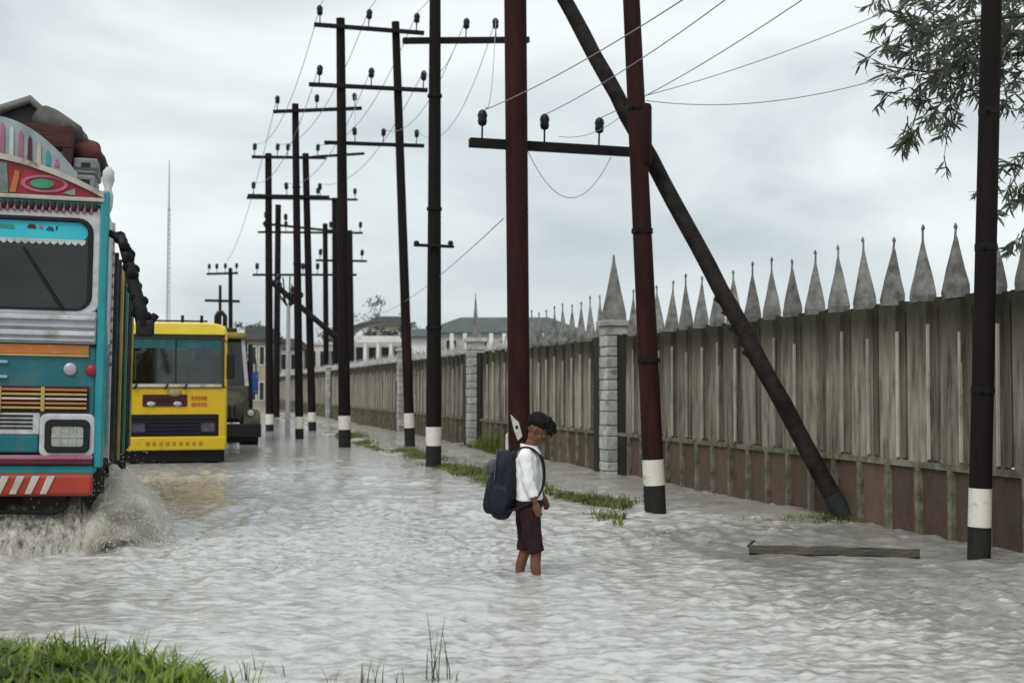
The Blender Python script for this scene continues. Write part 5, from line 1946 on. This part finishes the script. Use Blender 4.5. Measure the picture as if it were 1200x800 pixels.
for y in (-1, 1):
    e = MB().ell(HP(.066, y * .030, -.006), (.013, .014, .0105), Mh, nu=10, nv=8).build('eye', M_EYEW, boy, smooth=True)
    MB().ell(HP(.0765, y * .031, -.009), (.004, .0065, .0065), Mh, nu=8, nv=6).build('iris', M_EYED, e, smooth=True)
    MB().ell(HP(.082, y * .030, .016), (.006, .022, .004), Mh, nu=8, nv=5).build('eyebrow', M_HAIR, boy, smooth=True)
# hair: a thick mop with a heavy fringe
hb_ = MB()
hb_.ell(HP(-.022, 0, .044), (.102, .084, .082), Mh, nu=22, nv=14)
hb_.ell(HP(.050, 0, .070), (.062, .074, .038), Mh, nu=14, nv=10)
hb_.ell(HP(-.066, 0, .010), (.042, .066, .05), Mh, nu=14, nv=10)
for q in range(60):
    a, b = random.uniform(.3, 1), random.uniform(-1, 1)
    s0 = Vector((-.02 + .10 * a, .085 * b, .05 + .085 * math.sqrt(max(0, 1 - min(1, a * a + b * b)))))
    if a > .45:
        e0 = s0 + Vector((.045, random.uniform(-.02, .02), random.uniform(-.032, -.005)))
    else:
        e0 = s0 + Vector((random.uniform(-.03, .02), .035 * b, random.uniform(-.05, -.01)))
    hb_.tube([HP(*s0), HP(*(s0.lerp(e0, .5) + Vector((0, 0, .008)))), HP(*e0)], [.010, .009, .004], n=5)
fuse(hb_, 'hair', M_HAIR, boy, voxel=.0045, smooth=3, disp=.0035, dscale=75)
# shirt
sm_ = MB()


def ering(cx, cy, z, rx, ry, n=28):
    return [B(cx + rx * math.cos(t), cy + ry * math.sin(t), z) for t in [6.2832 * k / n for k in range(n)]]


sm_.loft([ering(-.018, 0, .580, .118, .150), ering(-.018, 0, .60, .117, .150), ering(-.018, 0, .70, .110, .143), ering(-.02, 0, .80, .114, .148), ering(-.028, 0, .90, .112, .158), ering(-.03, 0, .95, .088, .135), ering(-.02, 0, .985, .06, .075), ering(-.012, 0, 1.0, .055, .06)])
for a_, b_, c_ in ((sh, el, wr), (sh2, el2, wr2)):
    m_ = b_.lerp(c_, .74)
    sm_.tube([a_ + Vector((0, 0, .02)) + (Vector((0, .05, 0)) if a_.y < 0 else Vector((0, -.05, 0))), a_, a_.lerp(b_, .5), b_, m_], [.05, .060, .054, .047, .042], n=14)
shirt = fuse(sm_, 'shirt', M_SHIRT, boy, voxel=.007, smooth=2, disp=.014, dscale=13)
cl_ = MB()
for s in (-1, 1):
    cl_.loft([[B(-.05 + .10 * math.sin(t) * .0 + .062 * math.cos(t) + .035, s * .064 * math.sin(t), zz2) for zz2 in (1.012 - .010 * math.cos(t), .972 - .012 * math.cos(t))] for t in np.linspace(.0, 3.14, 12)], cap=False, close=False)
    cl_.add([B(.045, s * .006, 1.0), B(.035, s * .06, .985), B(.072, s * .055, .945), B(.082, s * .02, .94)], [(0, 1, 2, 3)])
oc_ = cl_.build('collar', M_SHIRT, shirt, smooth=True, fixn=False)
sol = oc_.modifiers.new('s', 'SOLIDIFY')
sol.thickness = .006
for z in (.93, .86, .79, .72, .65):
    MB().ell(B(.095 - (0.93 - z) * .02, .0, z), (.004, .006, .006), nu=8, nv=5).build('button', M_CREAM, shirt, smooth=True)
# shorts
so = MB()
so.loft([ering(-.018, 0, .64, .108, .138), ering(-.018, 0, .585, .112, .145), ering(-.02, 0, .52, .112, .148), ering(-.02, 0, .465, .100, .142)])
for (hp, kn, an, ft_), sgn in zip(LEGS, (-1, 1)):
    lo = kn + Vector((.002, 0, -.005))
    so.tube([hp + Vector((-.005, 0, 0)), hp.lerp(lo, .5) + Vector((-.008, 0, 0)), lo], [.092, .075, .066], n=16)
fuse(so, 'shorts', M_SHORT, boy, voxel=.0065, smooth=2, disp=.013, dscale=13)
# backpack (a thing of its own, worn by the boy)
bp_ = thing('backpack', 'bulging dark navy backpack hanging low on the boy\'s back', 'backpack', (BOY.x, BOY.y, -.22), R(-4))
Rm = Matrix.Rotation(R(7), 3, 'Y')
pk = MB()
pk.ell(B(-.208, 0, .70), (.105, .155, .275), Rm, nu=26, nv=20, e=.62)
main = fuse(pk, 'main_bag', M_NAVY, bp_, voxel=.009, smooth=3, disp=.016, dscale=8)
pk = MB()
pk.ell(B(-.312, 0, .615), (.055, .125, .145), Rm, nu=20, nv=14, e=.6)
fuse(pk, 'front_pocket', M_NAVY, bp_, voxel=.008, smooth=2, disp=.010, dscale=10)
pk = MB()
pk.ell(B(-.30, 0, .835), (.045, .115, .06), Rm, nu=20, nv=14, e=.6)
fuse(pk, 'top_pocket', M_NAVYG, bp_, voxel=.008, smooth=2, disp=.006, dscale=12)
for s in (-1, 1):
    pk = MB()
    pk.ell(B(-.235, s * .155, .60), (.075, .035, .11), Rm, nu=16, nv=12, e=.7)
    fuse(pk, 'side_pocket', M_NAVY, bp_, voxel=.008, smooth=2, disp=.006, dscale=12)
    y = s * .098
    pts = [B(-.135, y, .88), B(-.11, y, .965), B(-.05, y, 1.003), B(.03, y, .985), B(.085, y, .92), B(.107, y * 1.05, .82), B(.105, y * 1.15, .70), B(.06, s * .145, .60), B(-.06, s * .155, .53), B(-.17, s * .13, .50)]
    # smooth the path
    for _ in range(2):
        q_ = [pts[0]]
        for a_, b_ in zip(pts, pts[1:]):
            q_ += [a_.lerp(b_, .25), a_.lerp(b_, .75)]
        pts = q_ + [pts[-1]]
    MB().tube(pts, .024, n=8, sx=.35, sy=1.0, up=(0, 0, 1)).build('shoulder_strap', M_NAVY, bp_, smooth=True)
pk = MB()
pk.tube([B(-.155, -.035, .965), B(-.165, -.03, 1.005), B(-.165, .03, 1.005), B(-.155, .035, .965)], .010, n=7)
pk.build('carry_loop', M_NAVY, bp_, smooth=True)
pk = MB()
zp = [B(-.222, 0, .70) + Rm @ Vector((-.055 - .02 * abs(math.sin(t)), .158 * math.cos(t), .272 * math.sin(t))) for t in np.linspace(.1, 3.04, 30)]
pk.tube(zp, .005, n=5)
pk.build('zip', M_NAVYG, bp_, smooth=True)

# ================================================================== FLOATING TIMBER
fa, fb = ground(878, 648), ground(1077, 653)
fa.z = fb.z = .03
tim = thing('floating_plank', 'flat dark timber plank floating in the water before the fence', 'plank', fa)
d_ = fb - fa
pts, rad = [], []
for q in range(26):
    k = q / 25
    pts.append(d_ * k + Vector((0, .006 * math.sin(q * .9), .022 + .003 * math.sin(q * 2.1))))
    rad.append((.052 - .012 * k) * (1 + .05 * math.sin(q * 1.9)))
M_LOG = mat('wet_timber', (.075, .064, .046), (.02, .018, .014), rough=.5, scale=4, stretch=(.5, 4, 4), bump=.5)
Lp = d_.length
Mp_ = d_.normalized().to_track_quat('X', 'Z').to_matrix().to_4x4() @ Matrix.Rotation(R(-16), 4, 'X')
pk = MB()
pk.loft([[Mp_ @ Vector((Lp * k, y, z + .004 * math.sin(k * 23 + y * 40))) for y, z in ((-.085 + .012 * math.sin(k * 9), -.045), (.085, -.045), (.085, .034), (-.085 + .012 * math.sin(k * 9), .034 + .004 * math.sin(k * 31)))] for k in np.linspace(0, 1, 18)])
pk.build('timber', M_LOG, tim, bevel=.006)
MB().tube([Vector((-.005, 0, .03)), Vector((.03, .03, .065)), Vector((.06, .05, .075))], [.018, .014, .008], n=6).build('broken_stub', M_LOG, tim, smooth=True)

# ================================================================== BUILDINGS AND TREES BEYOND
M_BWALL = mat('wall_pale', (.58, .57, .54), (.44, .43, .40), rough=.9, scale=.7, spots=(.2, .2, .18), spot_scale=.5)
M_BWHITE = mat('wall_white', (.74, .74, .72), (.6, .6, .58), rough=.9, scale=.8, spots=(.3, .3, .28), spot_scale=.6)
M_ROOFG = mat('roof_grey_green', (.10, .125, .12), (.06, .075, .072), rough=.8, scale=1.5)
M_ROOFD = mat('roof_dark', (.05, .048, .05), (.03, .03, .03), rough=.8, scale=1.5)
M_WIN = mat('window_dark', (.03, .035, .04), rough=.25, scale=1)
M_BEIGE = mat('wall_beige', (.36, .32, .25), (.25, .22, .17), rough=.9, scale=.7)


def house(label, x0, x1, ytop, Y, floors, cols, wall, roof=None, roofh=1.2, dz=5.0, name='building', eave=.35):
    a, b = at_depth(x0, ytop, Y), at_depth(x1, ytop, Y)
    wd, H = b.x - a.x, a.z + .3
    t = thing(name, label, 'building', ((a.x + b.x) / 2, Y, -.3), 0, None)
    MB().box(-wd / 2, wd / 2, 0, dz, 0, H).build('wall', wall, t)
    fh = H / floors
    bwid = wd / cols
    for f_ in range(floors):
        for c_ in range(cols):
            x = -wd / 2 + bwid * (c_ + .5)
            z0_, z1_ = fh * f_ + fh * .30, fh * f_ + fh * .80
            w2 = bwid * .28
            fr_ = MB().ring([(x - w2 - .06, z0_ - .06), (x + w2 + .06, z0_ - .06), (x + w2 + .06, z1_ + .06), (x - w2 - .06, z1_ + .06)],
                            [(x - w2, z0_), (x + w2, z0_), (x + w2, z1_), (x - w2, z1_)], -.06, .0).build('window', M_BWHITE, t)
            MB().box(x - w2, x + w2, -.02, -.004, z0_, z1_).build('pane', M_WIN, fr_)
    if roof:
        w_, d0, d1 = wd / 2 + eave, -eave, dz + eave
        ins_ = min(w_ * .45, dz * .5)
        MB().add([(-w_, d0, H), (w_, d0, H), (w_, d1, H), (-w_, d1, H), (-w_ + ins_, dz / 2, H + roofh), (w_ - ins_, dz / 2, H + roofh),
                  (-w_, d0, H - .12), (w_, d0, H - .12), (w_, d1, H - .12), (-w_, d1, H - .12)],
                 [(0, 1, 5, 4), (1, 2, 5), (2, 3, 4, 5), (3, 0, 4), (6, 7, 1, 0), (7, 8, 2, 1), (8, 9, 3, 2), (9, 6, 0, 3), (6, 9, 8, 7)]).build('roof', roof, t)
    else:
        MB().box(-wd / 2 - .15, wd / 2 + .15, -.15, dz + .15, H, H + .25).build('parapet', wall, t)
    return t, wd, H


# long hall with white columns and a grey green roof
tH, wd, H = house('long hall with white columns and grey green hipped roof above the fence', 498, 684, 389, 95, 2, 9, M_BWALL, M_ROOFG, 1.35, 9)
for c_ in range(13):
    x = -wd / 2 + wd * (c_ + .1) / 12.2
    MB().box(x - .14, x + .14, -.9, -.62, 0, H - .13).build('column', M_BWHITE, tH)
MB().box(-wd / 2 - .3, wd / 2 + .3, -.95, -.55, H * .55, H * .55 + .25).build('veranda_beam', M_BWHITE, tH)
# white concrete frame
tF, wd, H = house('white concrete framed block with open bays behind the double pole', 414, 474, 398, 85, 2, 4, M_BWHITE, None, 1, 6)
for c_ in range(5):
    x = -wd / 2 + wd * c_ / 4
    MB().box(x - .1, x + .1, -.6, -.35, 0, H).build('frame_post', M_BWHITE, tF)
for k in (.5, .98):
    MB().box(-wd / 2 - .2, wd / 2 + .2, -.64, -.3, H * k - .1, H * k + .1).build('frame_beam', M_BWHITE, tF)
mb = MB()
mb.loft([[Vector((wd * .1 + 2.6 * math.cos(a), y, H + .3 + 1.0 * math.sin(a))) for a in np.linspace(0, 3.1416, 10)] for y in (-.5, 5)], cap=False, close=False)
o = mb.build('curved_roof', mat('roof_sheet', (.5, .51, .52), (.36, .37, .38), rough=.5, scale=2), tF, smooth=True)
house('plain beige house with a low roof behind the white framed block', 432, 470, 378, 120, 2, 3, M_BEIGE, M_ROOFD, .8, 7)
house('pale house with dark roof beyond the bend of the far poles', 283, 312, 398, 105, 2, 3, M_BEIGE, M_ROOFD, 1.3, 7)
house('small white house seen between the closest far poles', 316, 350, 408, 115, 2, 3, M_BWHITE, M_ROOFD, 1.0, 6)
house('grey house partly hidden by the black double pole', 362, 405, 404, 118, 2, 4, M_BWALL, None, 1, 6)
house('low white shed with sloped roof between the two dark poles', 476, 503, 394, 80, 1, 3, M_BWHITE, M_ROOFG, .6, 5)
house('far pale warehouse at the end of the road behind the bus', 150, 262, 418, 220, 1, 6, M_BWALL, M_ROOFG, 1.5, 10)

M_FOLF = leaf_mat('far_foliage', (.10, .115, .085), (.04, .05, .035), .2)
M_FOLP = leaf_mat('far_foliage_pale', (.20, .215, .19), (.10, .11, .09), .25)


def far_tree(label, x, ytop, wpx, Y, m, dens=900, ragged=1.0):
    p = at_depth(x, 440, Y)
    zt_ = at_depth(x, ytop, Y).z
    wd = wpx * Y / 1500
    t = thing('tree', label, 'tree', (p.x, Y, -.3), 0, 'trees in the distance')
    mb = MB()
    mb.tube([(0, 0, 0), (.1, 0, zt_ * .4), (0, 0, zt_ * .8)], [wd * .06, wd * .045, wd * .02], n=7)
    for q in range(7):
        a = random.uniform(0, 6.28)
        z = zt_ * random.uniform(.35, .6)
        mb.tube([(0, 0, z), (wd * .2 * math.cos(a), wd * .2 * math.sin(a), z + zt_ * .15), (wd * .4 * math.cos(a), wd * .4 * math.sin(a), z + zt_ * .28)], [wd * .025, wd * .018, wd * .008], n=5)
    mb.build('trunk', M_BARK, t)
    mb = MB()
    cl_ = [(random.gauss(0, wd * .24), random.gauss(0, wd * .2), zt_ * random.uniform(.5, .95), wd * random.uniform(.10, .22)) for _ in range(16)]
    for q in range(dens):
        cx, cy, cz, cr_ = random.choice(cl_)
        p_ = Vector((cx + random.gauss(0, cr_ * .6), cy + random.gauss(0, cr_ * .6), min(zt_ + .3, cz + random.gauss(0, cr_ * .5))))
        s_ = wd * random.uniform(.022, .05) * ragged
        n_ = Vector((random.gauss(0, 1), random.gauss(0, 1), random.gauss(.4, 1))).normalized()
        a_ = n_.orthogonal().normalized()
        b_ = n_.cross(a_)
        mb.add([p_ + a_ * s_ * 1.6, p_ + b_ * s_ * .8, p_ - a_ * s_ * 1.6, p_ - b_ * s_ * .8], [(0, 1, 2, 3)])
    mb.build('crown', m, t, fixn=False)


far_tree('dark low tree beyond the pale house by the far poles', 296, 372, 34, 110, M_FOLF)
far_tree('dark bushy tree over the small white house', 322, 380, 40, 125, M_FOLF)
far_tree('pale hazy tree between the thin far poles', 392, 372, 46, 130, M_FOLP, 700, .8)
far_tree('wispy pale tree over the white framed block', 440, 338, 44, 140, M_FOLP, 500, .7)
far_tree('dark tree sloping down beside the curved roof', 462, 374, 44, 110, M_FOLF)
far_tree('round dark tree between the double pole and dark single pole', 492, 384, 34, 120, M_FOLF)
far_tree('small dark tree beyond the warehouse roof', 276, 392, 30, 150, M_FOLF)
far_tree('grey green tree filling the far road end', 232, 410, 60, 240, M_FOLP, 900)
